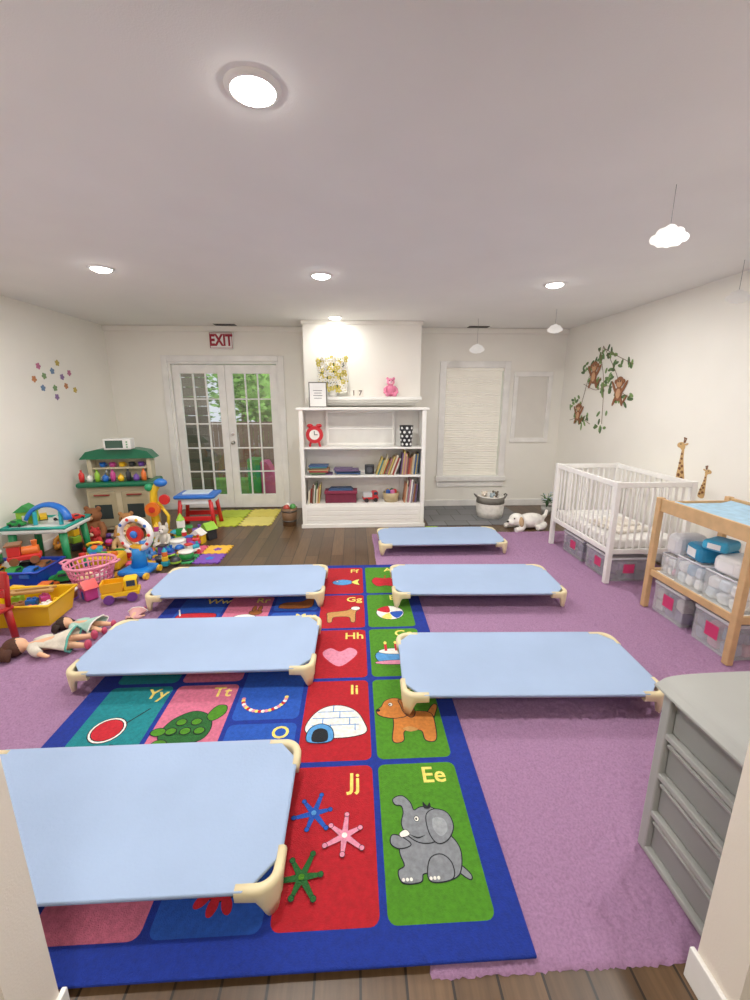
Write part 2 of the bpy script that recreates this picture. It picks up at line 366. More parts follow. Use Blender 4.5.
Rr=[Tile(1,rows[i],rows[i+1],'r') for i in range(5)]
B3=[Tile(2,rows3[i],rows3[i+1],'c') for i in range(6)]
P4=[Tile(3,rows[i],rows[i+1],'p') for i in range(5)]
T5=[Tile(4,rows[i],rows[i+1],'t' if i<3 else 'c') for i in range(5)]
for L,t in zip(('Ee','Dd','Cc','Bb','Aa'),G): t.txt(L,.20)
for L,t in zip(('Jj','Ii','Hh','Gg','Ff'),Rr): t.txt(L,.27,t.h/TW/2-.24)
for L,t in zip(('','O','Nn','Mm','Ll','Kk'),B3):
    if L: t.txt(L,.28)
for L,t in zip(('Ss','Tt','Ss','Rr','Pp'),P4): t.txt(L,.26)
for L,t in zip(('Zz','Yy','Xx','Ww','Vv'),T5): t.txt(L,.3)
# elephant: squat, head tilted back and trunk curled up
t=G[0]; t.k=.86; t.ox=-.03; t.oy=-.06
t.sm([(.3,-.34),(.4,-.42),(.46,-.5),(.44,-.54),(.34,-.46)],'gy')
t.sm([(-.34,-.54),(-.38,-.42),(-.3,-.36),(-.34,-.2),(-.3,.0),(-.1,.06),(.1,.06),(.3,-.02),(.4,-.2),(.36,-.42),(.26,-.52),(.04,-.54),(.0,-.46),(-.1,-.46),(-.14,-.54)],'gy')
t.sm([(.02,-.3),(.16,-.26),(.26,-.36),(.24,-.52),(.02,-.55),(-.04,-.48)],'gy')
t.sm([(-.32,-.02),(-.42,.0),(-.44,-.1),(-.34,-.16),(-.2,-.12)],'gy')
t.sm([(-.22,.0),(-.28,.14),(-.24,.3),(-.26,.4),(-.34,.42),(-.36,.5),(-.24,.54),(-.14,.44),(-.1,.32),(.0,.36),(.16,.34),(.26,.2),(.24,.02),(.1,-.1),(-.08,-.1)],'gy')
t.sm([(.06,.24),(.18,.32),(.34,.26),(.38,.08),(.28,-.08),(.14,-.12),(.06,.02)],'gy'); t.sm([(.14,.2),(.28,.18),(.3,.04),(.2,-.04),(.12,.06)],'gl',None)
t.sm([(-.24,.06),(-.32,.02),(-.3,-.03),(-.2,.0)],'w',w=.008)
t.el(-.08,.2,.028,.034,'w',w=.008); t.el(-.085,.197,.013,.018,'k',None)
t.sm([(-.2,.0),(-.1,-.04),(.0,-.02),(-.1,-.06)],'k',None)
for x in(-.3,.02): 
    for k in(-.035,0.01,.055): t.el(x+k,-.52,.018,.02,'w',None)
t.sm([(.04,.34),(.04,.43),(.09,.37),(.13,.42),(.13,.34)],'k',None)
# dog: chunky orange-brown puppy
t=G[1]; t.oy=-.02
t.sm([(.3,-.02),(.36,.1),(.44,.2),(.48,.16),(.42,.0),(.36,-.12)],'or')
t.sm([(-.22,-.2),(-.26,-.5),(-.12,-.5),(-.08,-.32),(.16,-.32),(.2,-.5),(.34,-.5),(.38,-.2),(.36,.0),(.2,.06),(-.05,.04),(-.2,.04)],'or')
t.sm([(-.1,-.28),(.0,-.24),(.12,-.3),(.0,-.34)],'tan',None)
t.sm([(-.14,-.06),(-.26,-.06),(-.42,.0),(-.46,.1),(-.38,.18),(-.32,.3),(-.18,.36),(-.04,.3),(.02,.14),(-.02,-.02)],'or'); t.sm([(-.1,.32),(.04,.28),(.12,.06),(.06,-.06),(-.04,.04),(-.08,.2)],'br')
t.el(-.24,.22,.03,.035,'w',w=.008); t.el(-.25,.215,.013,.018,'k',None); t.el(-.44,.1,.035,.03,'k',None)
t=G[2]; t.sm([(-.34,-.35),(-.34,-.05),(.34,-.05),(.34,-.35),(0,-.42)],'lb'); t.el(0,-.03,.34,.09,'w'); t.el(0,-.38,.42,.06,'lp')
for x in(-.2,0,.2): t.bar(x,-.02,x,.2,.05,'rd'); t.el(x,.25,.03,.05,'y',None)
t=G[3]; t.el(0,-.15,.3,.3,'w'); t.sm([(-.02,-.15),(-.28,-.05),(-.2,.08),(-.02,.14)],'rd',None); t.sm([(0,-.15),(.27,-.1),(.26,-.26),(.12,-.4)],'c',None); t.sm([(-.02,-.17),(-.2,-.35),(-.06,-.44),(.02,-.4)],'y',None)
t=G[4]; t.sm([(0,.05),(-.25,.1),(-.33,-.15),(-.2,-.42),(0,-.38),(.2,-.42),(.33,-.15),(.25,.1)],'rd'); t.bar(0,.05,.04,.25,.04,'br')
t=Rr[0]
for x,y,c,hi,ro in((-.2,.24,'c','lb',.2),(.16,-.04,'lp','w',.42),(-.26,-.44,'dg','g',.1)):
    pts=[]
    for k in range(6):
        a=ro+k*PI/3; L=.24 if k%2 else .2
        pts+=[(x+math.cos(a-.5)*.065,y+math.sin(a-.5)*.065),(x+math.cos(a-.08)*L,y+math.sin(a-.08)*L*1.05),(x+math.cos(a+.08)*L,y+math.sin(a+.08)*L*1.05),(x+math.cos(a+.5)*.065,y+math.sin(a+.5)*.065)]
    t.poly([(x+(p[0]-x)*1.06,y+(p[1]-y)*1.06) for p in pts],'k'); t.poly(pts,c)
    for k in range(6):
        a=ro+k*PI/3; L=.23 if k%2 else .19; t.el(x+math.cos(a)*L,y+math.sin(a)*L*1.05,.026,.026,c,'k',w=.006)
    t.el(x,y,.03,.03,hi,None)
t=Rr[1]; t.sm([(-.42,-.3),(-.38,-.02),(-.2,.18),(.05,.22),(.28,.1),(.4,-.12),(.42,-.35),(0,-.42)],'w')
for yy in(-.18,-.04,.09): t.bar(-.36+max(0,yy)*.8,yy,.34-max(0,yy)*.8,yy,.015,'lb')
for x,y0 in((-.2,-.18),(.05,-.04),(-.08,-.3),(.2,-.18),(-.05,.09),(.28,-.3)): t.bar(x,y0,x,y0+.13,.015,'lb')
t.sm([(-.38,-.48),(-.38,-.26),(-.22,-.16),(-.06,-.26),(-.06,-.48)],'lb'); t.sm([(-.32,-.48),(-.32,-.3),(-.22,-.24),(-.12,-.3),(-.12,-.48)],'k',None)
t=Rr[2]; t.sm([(0,-.45),(-.26,-.2),(-.32,0),(-.18,.12),(0,.0),(.18,.12),(.32,0),(.26,-.2)],'lp','rd')
t=Rr[3]; t.sm([(-.3,-.1),(-.32,-.25),(-.3,-.5),(-.22,-.5),(-.18,-.3),(.15,-.3),(.2,-.5),(.28,-.5),(.3,-.1),(.4,.1),(.28,.15),(.1,-.02)],'tan'); t.el(.3,.08,.1,.08,'w')
t=Rr[4]; t.el(-.03,-.15,.26,.16,'lb'); t.sm([(.2,-.15),(.4,.02),(.36,-.15),(.4,-.32)],'y'); t.el(-.17,-.1,.03,.03,'w')
t=B3[0]; t.el(.05,.05,.2,.2,'rd'); [t.el(.05+math.cos(a)*.22,.0+math.sin(a)*.2,.09,.05,'rd',None,a) for a in(3.4,3.9,4.5,5.1,5.7)]
t=B3[2]
for k in range(22):
    a=PI+PI*k/21; t.el(-.08+math.cos(a)*.34,-.35+math.sin(a)*.3,.032,.032,('lp','y','rd','w')[k%4],None)
t=B3[1]; [t.el(.0+math.cos(a)*.3,-.3+math.sin(a)*.25,.07,.07,'or') for a in (0,1,2,3,4,5)]
t=B3[3]; t.el(0,-.3,.2,.28,'br'); t.el(.05,.1,.16,.15,'br'); t.el(.06,.07,.1,.09,'tan',None)
t.bar(-.15,-.2,-.4,.05,.07,'br'); t.bar(.15,-.2,.4,-.05,.07,'br')
t=B3[4]; t.sm([(-.35,-.45),(-.3,-.2),(.1,-.15),(.3,.05),(.38,-.1),(.3,-.45)],'br')
t=P4[1]; t.sm([(-.36,-.3),(-.3,.02),(-.05,.2),(.2,.12),(.32,-.12),(.25,-.36),(-.1,-.44)],'dg'); t.sm([(.2,.1),(.28,.3),(.42,.3),(.44,.14),(.3,.0)],'g')
for x,y in((-.3,-.42),(.18,-.48),(-.4,-.2)): t.el(x,y,.1,.07,'g')
for x,y in((-.14,-.02),(.08,-.02),(-.02,-.2),(.18,-.2),(-.22,-.2)): t.el(x,y,.07,.06,'g','k')
t=P4[3]; t.el(0,-.25,.26,.17,'w'); t.el(.2,0,.14,.12,'br'); t.el(.14,.18,.04,.12,'br'); t.el(.27,.18,.04,.12,'br')
t=P4[0]; t.sm([(-.35,-.5),(-.3,-.3),(0,-.35),(.3,-.2),(.35,-.4),(0,-.5)],'g')
t=T5[1]; t.el(-.08,-.12,.24,.24,'w'); t.el(-.08,-.12,.2,.2,'rd'); t.bar(.12,-.0,.34,.3,.02,'k'); t.bar(.1,-.4,.42,-.46,.02,'k')
t=T5[3]; t.sm([(-.35,-.25),(-.35,0),(.35,0),(.35,-.25)],'rd'); t.el(-.2,-.35,.1,.1,'y'); t.el(.2,-.35,.1,.1,'y'); t.bar(-.35,-.1,-.48,.2,.03,'w')
t=T5[0]; t.el(-.1,-.1,.25,.2,'w')
tag(rug.build('alphabet_rug',cm),'large blue alphabet rug with red, green, pink and teal picture squares','rug')
# ================================================================= COTS
CREAM=mat('e6d6aa',.4,var=.03); BLUEF=mat('9db3d4',.85,.3,90,.04,3,name='blue_canvas')
def make_cot(label):
    t=thing('nap_cot',label,'cot',(0,0,0),0,'blue nap cots on the rugs')
    xs=[(-.657,-.018),(-.661,-.009),(-.659,-.001)]+[(-.650+1.30*i/70,0) for i in range(71)]+[(.659,-.001),(.661,-.009),(.657,-.018)]
    ss=[(-.97,-.017),(-.999,-.014),(-1.002,-.007),(-1.0,-.001)]+[(-.985+1.97*i/24,0) for i in range(25)]+[(1.0,-.001),(1.002,-.007),(.999,-.014),(.97,-.017)]
    vs=[];fs=[]
    for x,dz in xs:
        ax=abs(x); w=.286 if ax<.566 else .286-(ax-.566)*1.14
        for s,dzz in ss:
            y=s*w
            inn=max(0,1-(ax/.63)**4)*max(0,1-abs(s)**3)
            cr=.0028*noise.noise(Vector((x*3+abs(y)*6,y*12,1)))+.0018*noise.noise(Vector((x*14,y*30,4)))
            z=.128-.010*inn+min(dz,0)+min(dzz,0)+cr*inn
            vs.append((x,y,z))
    n=len(ss)
    for i in range(len(xs)-1):
        for k in range(n-1): fs.append([i*n+k,(i+1)*n+k,(i+1)*n+k+1,i*n+k+1])
    MB().add(vs,fs,sm=True).build('canvas_bed',BLUEF,t)
    for sy in(-1,1): MB().tube([(-.56,sy*.27,.112),(.56,sy*.27,.112)],.011,10).build('side_rail',mat('c8c8c4',.3,metal=.6),t)
    for sx in(-1,1):
        MB().tube([(sx*.640,-.19,.112),(sx*.644,0,.112),(sx*.640,.19,.112)],.014,12).build('end_bar',CREAM,t)
        for sy in(-1,1):
            r=.072; cx,cy=.597,.215
            path=[(.535,cy+r)]+[(cx+r*math.sin(a),cy+r*math.cos(a)) for a in [R(90)*k/12 for k in range(13)]]+[(cx+r,.155)]
            N=len(path); vv=[];ff=[]
            for i,(x,y) in enumerate(path):
                q=min(1,max(0,(abs(i/(N-1)-.5)*2-.2)/.75)); zb=.002+.082*(q*q*(3-2*q))
                if i==0:d=Vector((1,0))
                elif i==N-1:d=Vector((0,-1))
                else: d=Vector((path[i+1][0]-path[i-1][0],path[i+1][1]-path[i-1][1])).normalized()
                nn=Vector((-d.y,d.x))
                for off,z in((-.026,zb),(-.030,.116),(-.024,.128),(-.008,.130),(0.0,.124),(.003,.114),(.000,max(.05,zb+.004)),(-.005,zb)):
                    vv.append((sx*(x+nn.x*off),sy*(y+nn.y*off),z))
            K=8
            for i in range(N-1):
                for k in range(K): ff.append([i*K+k,i*K+(k+1)%K,(i+1)*K+(k+1)%K,(i+1)*K+k])
            ff.append(list(range(K))); ff.append([(N-1)*K+k for k in range(K)])
            MB().add(vv,ff,sm=True).build('leg',CREAM,t)
    return t
cot=make_cot('nearest blue cot at lower left, cropped by the photo edge'); Z0=.017
cot.scale=(1.02,1.03,1)
cot.location=(-.925,1.27,Z0+.012)
dup(cot,(-.92,2.36,Z0+.012),R(-.3),'blue cot in the middle of the left row over the turtle squares')
dup(cot,(-.93,3.28,Z0+.012),R(0),'farthest blue cot of the left row near the foam mats')
dup(cot,(.92,2.08,Z0+.012),R(-2.4),'nearest blue cot of the right row, beside the changing table')
dup(cot,(.975,3.22,Z0+.012),R(-2.4),'blue cot in the middle of the right row')
dup(cot,(.93,4.40,Z0),R(-.5),'farthest blue cot of the right row, in front of the bookcase')
# ================================================================= BOOKCASE
BX0,BX1,BY0,BY1=-.669,.883,5.20,5.52
bc=thing('bookcase','white wooden open bookcase full of books and toys','bookcase',(0,0,0))
WD=mat('f4f2ec',.45,var=.02)
for a in(BX0,BX1-.045): MB().b2(a,a+.045,BY0,BY1,0,1.48,bev=.004).build('side_panel',WD,bc)
MB().b2(BX0-.03,BX1+.03,BY0-.03,BY1,1.48,1.51,bev=.006).build('top',WD,bc)
for z in(1.03,.675,.31): MB().b2(BX0+.045,BX1-.045,BY0+.005,BY1-.015,z-.022,z,bev=.003).build('shelf',WD,bc)
b=MB(); n=18
for i in range(n):
    a=BX0+.045+(BX1-BX0-.09)*i/n; b.b2(a+.002,a+(BX1-BX0-.09)/n-.002,BY1-.015,BY1-.005,.03,1.48)
b.b2(BX0+.045,BX1-.045,BY1-.005,BY1,.03,1.48).build('back_panel',WD,bc)
b=MB(); b.b2(BX0+.045,BX1-.045,BY0+.0,BY0+.02,.03,.288)
for i in range(4): b.b2(BX0+.045,BX1-.045,BY0-.006,BY0,.04+i*.062,.094+i*.062,bev=.003)
b.build('base_panel',WD,bc)
MB().b2(BX0-.015,BX1+.015,BY0-.015,BY0,0,.05,bev=.004).b2(BX0,BX0+.05,BY0-.012,BY0,.05,1.48,bev=.004).b2(BX1-.05,BX1,BY0-.012,BY0,.05,1.48,bev=.004).build('face_trim',WD,bc)
wb=thing('panel_board','plain white framed board standing in the bookcase top section','board',(.08,BY1-.06,1.031))
MB().b2(-.42,.42,0,.012,0,.43,bev=.002).build('panel',mat('dedcd6',.4),wb); b=MB(); b.b2(-.44,.44,-.01,.0,0,.03,bev=.003).b2(-.44,.44,-.01,0,.20,.215,bev=.003).b2(-.44,.44,-.01,0,.41,.44,bev=.003).b2(-.44,-.41,-.01,0,.03,.41,bev=.003).b2(.41,.44,-.01,0,.03,.41,bev=.003).build('frame',WD,wb)
PAGE=mat('e8e0ce',.9)
bkc=[('red','9c3a34'),('blue','3a5a88'),('tan','b89a70'),('green','54744c'),('white','e4e0d6'),('brown','6a4c38'),('orange','b87850'),('yellow','c8b060'),('teal','40787a'),('pink','b87c88'),('purple','6c587c'),('cream','d8ccb0')]
ordn=['first','second','third','fourth','fifth','sixth','seventh','eighth','ninth','tenth','eleventh','twelfth','thirteenth','fourteenth']
def book(loc,th,h,d,col,label,group,rot=(0,0,0)):
    t=thing('book',label,'book',loc,0,group); t.rotation_euler=rot
    MB().b2(0,.002,0,d,0,h).b2(th-.002,th,0,d,0,h).b2(0,th,-.002,.002,0,h).build('cover',mat(col,.5),t)
    MB().b2(.002,th-.002,.002,d-.005,.004,h-.004).build('pages',PAGE,t)
def row(x,z,n,lean,where,seed,hm=.24):
    rr=random.Random(seed); 
    for i in range(n):
        th=rr.uniform(.008,.021); h=hm*rr.uniform(.7,1.1); c=bkc[rr.randrange(12)]
        book((x,(BY0+.05+rr.uniform(-.02,.03)),z+.001+(math.sin(lean)*th if lean>0 else 0)),th,h,.2,c[1],'%s upright book, %s from the left %s'%(c[0],ordn[i],where),'books '+where,(0,lean,0))
        x+=th/math.cos(lean)+.003
def stack(x,z,n,where,seed,w=.24):
    rr=random.Random(seed)
    for i in range(n):
        th=rr.uniform(.010,.024); c=bkc[rr.randrange(12)]
        t=['bottom','second','third','fourth','fifth','sixth','seventh'][i]
        book((x+rr.uniform(-.03,.03),BY0+.05+rr.uniform(-.03,.02),z+.001+th),th,w*rr.uniform(.72,1.05),.2,c[1],'%s flat book, %s one in the stack %s'%(c[0],t,where),'books '+where,(0,R(90),R(rr.uniform(-5,5))))
        z+=th+.001
row(.27,.675,13,R(20),'leaning on the upper book shelf',11,.25)
row(.58,.675,13,R(6),'standing at the right of the upper book shelf',12,.28)
stack(-.57,.675,7,'at the left of the upper book shelf',13,.26)
stack(-.24,.675,5,'in the middle of the upper book shelf',14,.32)
row(-.60,.31,8,R(5),'at the left of the lower book shelf',15,.24)
row(.63,.31,9,R(6),'at the right of the lower book shelf',16,.28)
mb=thing('storage_box','maroon storage box on the lower bookcase shelf','box',(-.18,BY0+.16,.311))
MB().b2(-.2,.2,-.1,.1,0,.12,bev=.006).build('body',fab('70243a'),mb); MB().b2(-.21,.21,-.11,.11,.12,.155,bev=.006).build('lid',fab('883048'),mb)
tag(MB().prism([(-.16,0),(.16,0),(.13,.028),(-.13,.028)],.16,Matrix.Rotation(R(90),4,'X')).build('picture_book',mat('37547c',.5),loc=(-.18,BY0+.24,.468)),'blue flat book lying on the maroon box','book')
def truck(loc,s,c1,c2,label,rz=0,wheel='222222'):
    t=thing('toy_truck',label,'toy truck',loc,rz)
    MB().box((0,0,.05*s),(.2*s,.09*s,.03*s),bev=.006*s).box((.055*s,0,.1*s),(.075*s,.085*s,.08*s),bev=.015*s).build('cab',pl(c1),t)
    b=MB(); b.box((-.04*s,0,.075*s),(.11*s,.085*s,.02*s),bev=.003*s).box((-.095*s,0,.1*s),(.008*s,.085*s,.05*s)).box((-.04*s,.04*s,.1*s),(.11*s,.006*s,.05*s)).box((-.04*s,-.04*s,.1*s),(.11*s,.006*s,.05*s)).build('bed',pl(c2),t)
    MB().box((.094*s,0,.11*s),(.004*s,.06*s,.035*s)).box((.06*s,-.0435*s,.112*s),(.045*s,.003*s,.035*s)).build('window',mat('30404c',.2),t)
    for x in(-.06,.06):
        for y in(-.045,.045): MB().cyl((x*s,(y-.01)*s,.028*s),(x*s,(y+.01)*s,.028*s),.028*s,mi=0).build('wheel',pl(wheel),t)
    return t
truck((.2,BY0+.13,.311),1.0,'c42a2c','cccccc','small red toy truck on the lower bookcase shelf',R(10))
tb=thing('toy_basket','small round basket of coloured blocks on the lower bookcase shelf','basket',(.47,BY0+.15,.311))
MB().lathe([(0,0),(.09,0),(.11,.12),(.104,.12),(.085,.01),(0,.01)]).build('body',pl('b8a47c'),tb)
for i,(c,n_) in enumerate((('d03a34','red'),('3a8a4a','green'),('e8c53a','yellow'),('3a66b8','blue'),('d87ab0','pink'))):
    a=i*2*PI/5; tag(MB().box((0,0,.022),(.044,.044,.044),bev=.004).box((0,0,.048),(.02,.02,.008),bev=.002).build('toy_block',pl(c),loc=(.47+.05*math.cos(a),BY0+.15+.05*math.sin(a),.42),rz=a),'%s toy block in the small round shelf basket'%n_,'toy block','blocks in the shelf basket')
bx=thing('speaker_box','small black speaker on the upper book shelf','speaker',(.19,BY0+.14,.676))
MB().box((0,0,.06),(.12,.09,.12),bev=.01).build('cabinet',pl('24252a'),bx); MB().cyl((0,-.046,.06),(0,-.05,.06),.038).build('grille',mat('4a4c52',.7),bx)
a=ony(315,446,BY0+.1); ac=thing('alarm_clock','red round toy clock with white face on the bookcase','clock',(a.x,BY0+.1,1.031))
MB().cyl((0,.03,.15),(0,-.03,.15),.105,n=36).build('case',pl('c81e2a'),ac); MB().cyl((0,-.031,.15),(0,-.034,.15),.062,n=36).build('dial',mat('f4efe8',.4),ac)
MB().box((0,-.036,.17),(.009,.003,.05)).box((.02,-.036,.15),(.04,.003,.009)).build('hand',mat('1e1e22',.5),ac)
for s in(-1,1):
    MB().cyl((s*.05,0,.06),(s*.065,0,0),.014).build('foot',pl('c81e2a'),ac); MB().ell((s*.055,0,.257),(.038,.03,.026)).build('bell',pl('c81e2a'),ac)
a=ony(406,446,BY0+.1); cp=thing('polka_dot_cup','black and white spotted cup on the bookcase top section','cup',(a.x,BY0+.1,1.031))
MB().lathe([(0,0),(.07,0),(.088,.26),(.08,.26),(.062,.01),(0,.01)]).build('body',mat('1d1d20',.4),cp)
b=MB()
for r_ in range(5):
    for k in range(8):
        an=(k+.5*(r_%2))*PI/4; z=.03+r_*.05; rad=.0705+.018*z/.26
        b.ell((math.cos(an)*rad,math.sin(an)*rad,z),(.004,.016,.016),(0,0,an),n=10)
b.build('dots',mat('f4f4f2',.4),cp)
# ---- mantel items
MZ=1.641
a=ony(318,398,5.30); pf=thing('framed_print','white framed print standing at the left end of the bookcase top','picture frame',(a.x,5.30,1.511)) 
MB().box((0,0,.15),(.22,.015,.3),bev=.004).build('frame',mat('5a5650',.5),pf); MB().box((0,-.009,.15),(.195,.004,.275)).build('print',mat('f2f1ee',.4),pf)
b=MB(); [b.box((0,-.0125,.2-.03*i),(.11-.02*(i%2),.001,.007)) for i in range(4)]; b.build('print_lines',mat('60646a',.6),pf)
a=ony(332,394,5.56); fl=thing('flower_bouquet','compact squarish bouquet of white and yellow flowers on the mantel','flowers',(a.x+.01,5.56,MZ))
MB().lathe([(0,0),(.045,0),(.06,.04),(.05,.07),(.035,.08),(.03,.08),(.045,.04),(0,.01)]).build('vase',mat('e8e6de',.3),fl)
rr=random.Random(3); fw=MB(); fy=MB(); lf=MB()
lf.box((0,.02,.27),(.34,.08,.40),bev=.03,seg=3)
for i in range(99):
    gx=(i%9)/8*2-1; gz=(i//9)/10*2-1; x=gx*.165+rr.uniform(-.012,.012); z=.27+gz*.195+rr.uniform(-.012,.012); y=-.028-.02*(1-gx*gx)*(1-gz*gz)+rr.uniform(-.008,.008)
    T=fw if rr.random()<.66 else fy; q=rr.uniform(.8,1.2)
    for k in range(5): an2=k*2*PI/5+i; T.ell((x+math.cos(an2)*.016*q,y-.01,z+math.sin(an2)*.016*q),(.013*q,.007,.013*q),n=8)
    (fy if T is fw else fw).ell((x,y-.018,z),(.006,.005,.006),n=8)
    if i%3==0:
        M=Matrix.Translation((x,y+.005,z))@Matrix.Rotation(rr.uniform(0,6),4,'Y')@Matrix.Rotation(R(90),4,'X')
        lf.add([(0,-.03,0),(.012,0,.004),(0,.03,0),(-.012,0,.004)],[[0,1,2,3]],M)
fw.build('petals',mat('f6f3ea',.8),fl); fy.build('yellow_petals',mat('d8c860',.8),fl); lf.build('leaves',mat('486a38',.8),fl)
a=ony(357,390,5.53)
for i,ch in enumerate('17'):
    k=thing('number_block',('left white wooden block on the mantel, showing a one' if i==0 else 'right white wooden block nearer the pink bear, showing a seven'),'block',(a.x-.042+i*.084,5.53,MZ)); MB().box((0,0,.042),(.078,.07,.084),bev=.004).build('cube_body',mat('f0eade',.6),k)
    MB().text(ch,.085,Matrix.Translation((0,-.036,.042))@Matrix.Rotation(R(90),4,'X'),ext=.001,bold=.002).build('numeral',mat('5c4a40',.6),k)
# ---- teddy
def teddy(loc,s,col,muz,label,rz=0,ears=1.0,name='teddy_bear',cat_='teddy bear'):
    t=thing(name,label,cat_,loc,rz)
    b=MB(); b.ell((0,0,.10*s),(.075*s,.06*s,.1*s)).ell((0,-.005*s,.235*s),(.068*s,.06*s,.062*s)).ell((0,0,.18*s),(.045*s,.04*s,.04*s))
    for q in(-1,1):
        b.ell((q*.052*s,.0,.29*s*(1 if ears==1 else 1.02)),(.024*s,.014*s,.024*s*ears)).tube([(q*.05*s,0,.16*s),(q*.095*s,-.03*s,.12*s),(q*.1*s,-.06*s,.08*s)],[.03*s,.026*s,.024*s],10)
        b.tube([(q*.04*s,-.01*s,.035*s),(q*.06*s,-.08*s,.032*s),(q*.065*s,-.12*s,.036*s)],[.036*s,.032*s,.034*s],10).ell((q*.065*s,-.13*s,.04*s),(.03*s,.02*s,.036*s)).ell((q*.1*s,-.065*s,.072*s),.026*s)
    b.build('body',fab(col),t,remesh=.006*s,smooth=3)
    MB().ell((0,-.058*s,.222*s),(.032*s,.024*s,.026*s)).build('muzzle',fab(muz),t)
    e=MB(); e.ell((0,-.082*s,.232*s),(.01*s,.006*s,.008*s)); [e.ell((q*.026*s,-.055*s,.255*s),.008*s,n=8) for q in(-1,1)]; e.build('eyes_and_nose',mat('1c1614',.2),t)
    return t
a=ony(391,390,5.54); teddy((a.x,5.60,MZ),.78,'e888a8','f4c0cc','small pink plush teddy bear sitting on the mantel')
bk=thing('wooden_bucket','small dark wooden bucket of toys left of the bookcase','bucket',(-.86,5.35,0))
MB().lathe([(0,.0),(.085,0),(.105,.24),(.095,.24),(.078,.015),(0,.015)]).build('body',mat('7a5c40',.6,.3,40,.2,12),bk)
for a_,b_ in(((.091,.06),(.097,.08)),((.101,.19),(.107,.21))): MB().lathe([(a_[0],a_[1]),(b_[0],a_[1]),(b_[0],b_[1]),(a_[0],b_[1])]).build('band',mat('4a443e',.4),bk)
for i,(c,n_) in enumerate((('4d9a4a','green'),('f0ece0','white'),('c0483a','red'))): tag(MB().ell((0,0,0),.042).lathe([(.043,-.006),(.045,0),(.043,.006)],n=20).build('toy_ball',pl(c),loc=(-.86+.05*math.cos(i*2.1),5.35+.05*math.sin(i*2.1),.245)),'small %s ball in the wooden bucket'%n_,'ball','balls in the wooden bucket')
a=onz(492,518,.012); wbk=thing('fabric_basket','white fabric basket with dark band on the grey tile','basket',(a.x,a.y+.12,.012))
MB().lathe([(0,0),(.17,0),(.185,.08),(.19,.18),(.18,.30),(.17,.30),(.175,.18),(.16,.01),(0,.01)]).build('body',fab('f0ece4'),wbk); MB().lathe([(.1875,.20),(.193,.20),(.187,.29),(.183,.29)]).build('band',fab('7a766e'),wbk)
for s in(-1,1): MB().tube([(s*.18,-.05,.26),(s*.22,-.03,.31),(s*.22,.03,.31),(s*.18,.05,.26)],.01,8).build('handle',fab('6a6660'),wbk)
for i,(c,l) in enumerate((('6a6052','dark brown cuddly toy'),('e8dbc8','cream cuddly toy'),('9fb0b8','grey cuddly toy'))):
    teddy((a.x+.09*math.cos(i*2.1+.5),a.y+.12+.08*math.sin(i*2.1+.5),.17),.62,c,'e8ddcc',l+' poking out of the white fabric basket',R(30*i-30),name='plush_toy',cat_='plush toy')
a=onz(532,531,0); pd=thing('plush_dog','white plush dog lying on the floor near the crib','plush dog',(a.x+.03,a.y+.14,0),R(15)); pd.scale=(1.15,1.15,1.15)
b=MB(); b.ell((0,0,.085),(.17,.1,.085)).ell((-.2,-.02,.12),(.085,.075,.07)).ell((-.27,-.03,.10),(.05,.045,.035))
for x,y in((-.14,-.1),(-.14,.08),(.13,-.11),(.13,.09)): b.tube([(x,y*.6,.05),(x-.05,y,.03),(x-.13,y*1.1,.028)],[.04,.032,.03],8)
b.tube([(.15,0,.1),(.22,.03,.12),(.26,.06,.17)],[.03,.022,.018],8).build('body',fab('f4f0e8'),pd,remesh=.008)
for s in(-1,1): MB().ell((-.19,-.02+s*.075,.11),(.03,.014,.055),(R(s*15),0,0)).build('ear',fab('c8a880'),pd)
b=MB(); b.ell((-.32,-.035,.11),(.014,.016,.012)); [b.ell((-.26,-.03+s*.035,.145),.009,n=8) for s in(-1,1)]; b.build('eyes_and_nose',mat('1c1614',.2),pd)
a=onz(546,514,0); pp=thing('potted_flower','small potted plant with pale flowers in the far right corner','plant',(min(a.x,2.85),a.y,0))
MB().lathe([(0,0),(.06,0),(.08,.12),(.072,.12),(.055,.02),(0,.02)]).lathe([(0,.1),(.07,.105)]).build('pot',mat('a8a8a4',.5),pp)
lf=MB(); fw=MB(); rr=random.Random(9)
for i in range(26):
    an=rr.uniform(0,6.3); l=rr.uniform(.12,.22); q=rr.uniform(.04,.10); tip=(math.cos(an)*q,math.sin(an)*q,.1+l)
    lf.tube([(0,0,.1),(tip[0]*.4,tip[1]*.4,.1+l*.6),tip],.003,5)
    for u in(.5,.75): 
        M=Matrix.Translation((tip[0]*u,tip[1]*u,.1+l*u))@Matrix.Rotation(an,4,'Z')@Matrix.Rotation(R(-30),4,'Y'); lf.add([(0,0,0),(.03,.015,0),(.07,0,-.01),(.03,-.015,0)],[[0,1,2,3]],M)
    if i%2: [fw.ell((tip[0]+.012*math.cos(k*1.26),tip[1]+.012*math.sin(k*1.26),tip[2]),(.011,.011,.006),n=8) for k in range(5)]
lf.build('leaves',mat('5d8a5a',.7),pp); fw.build('flowers',mat('d8e0ee',.7),pp)
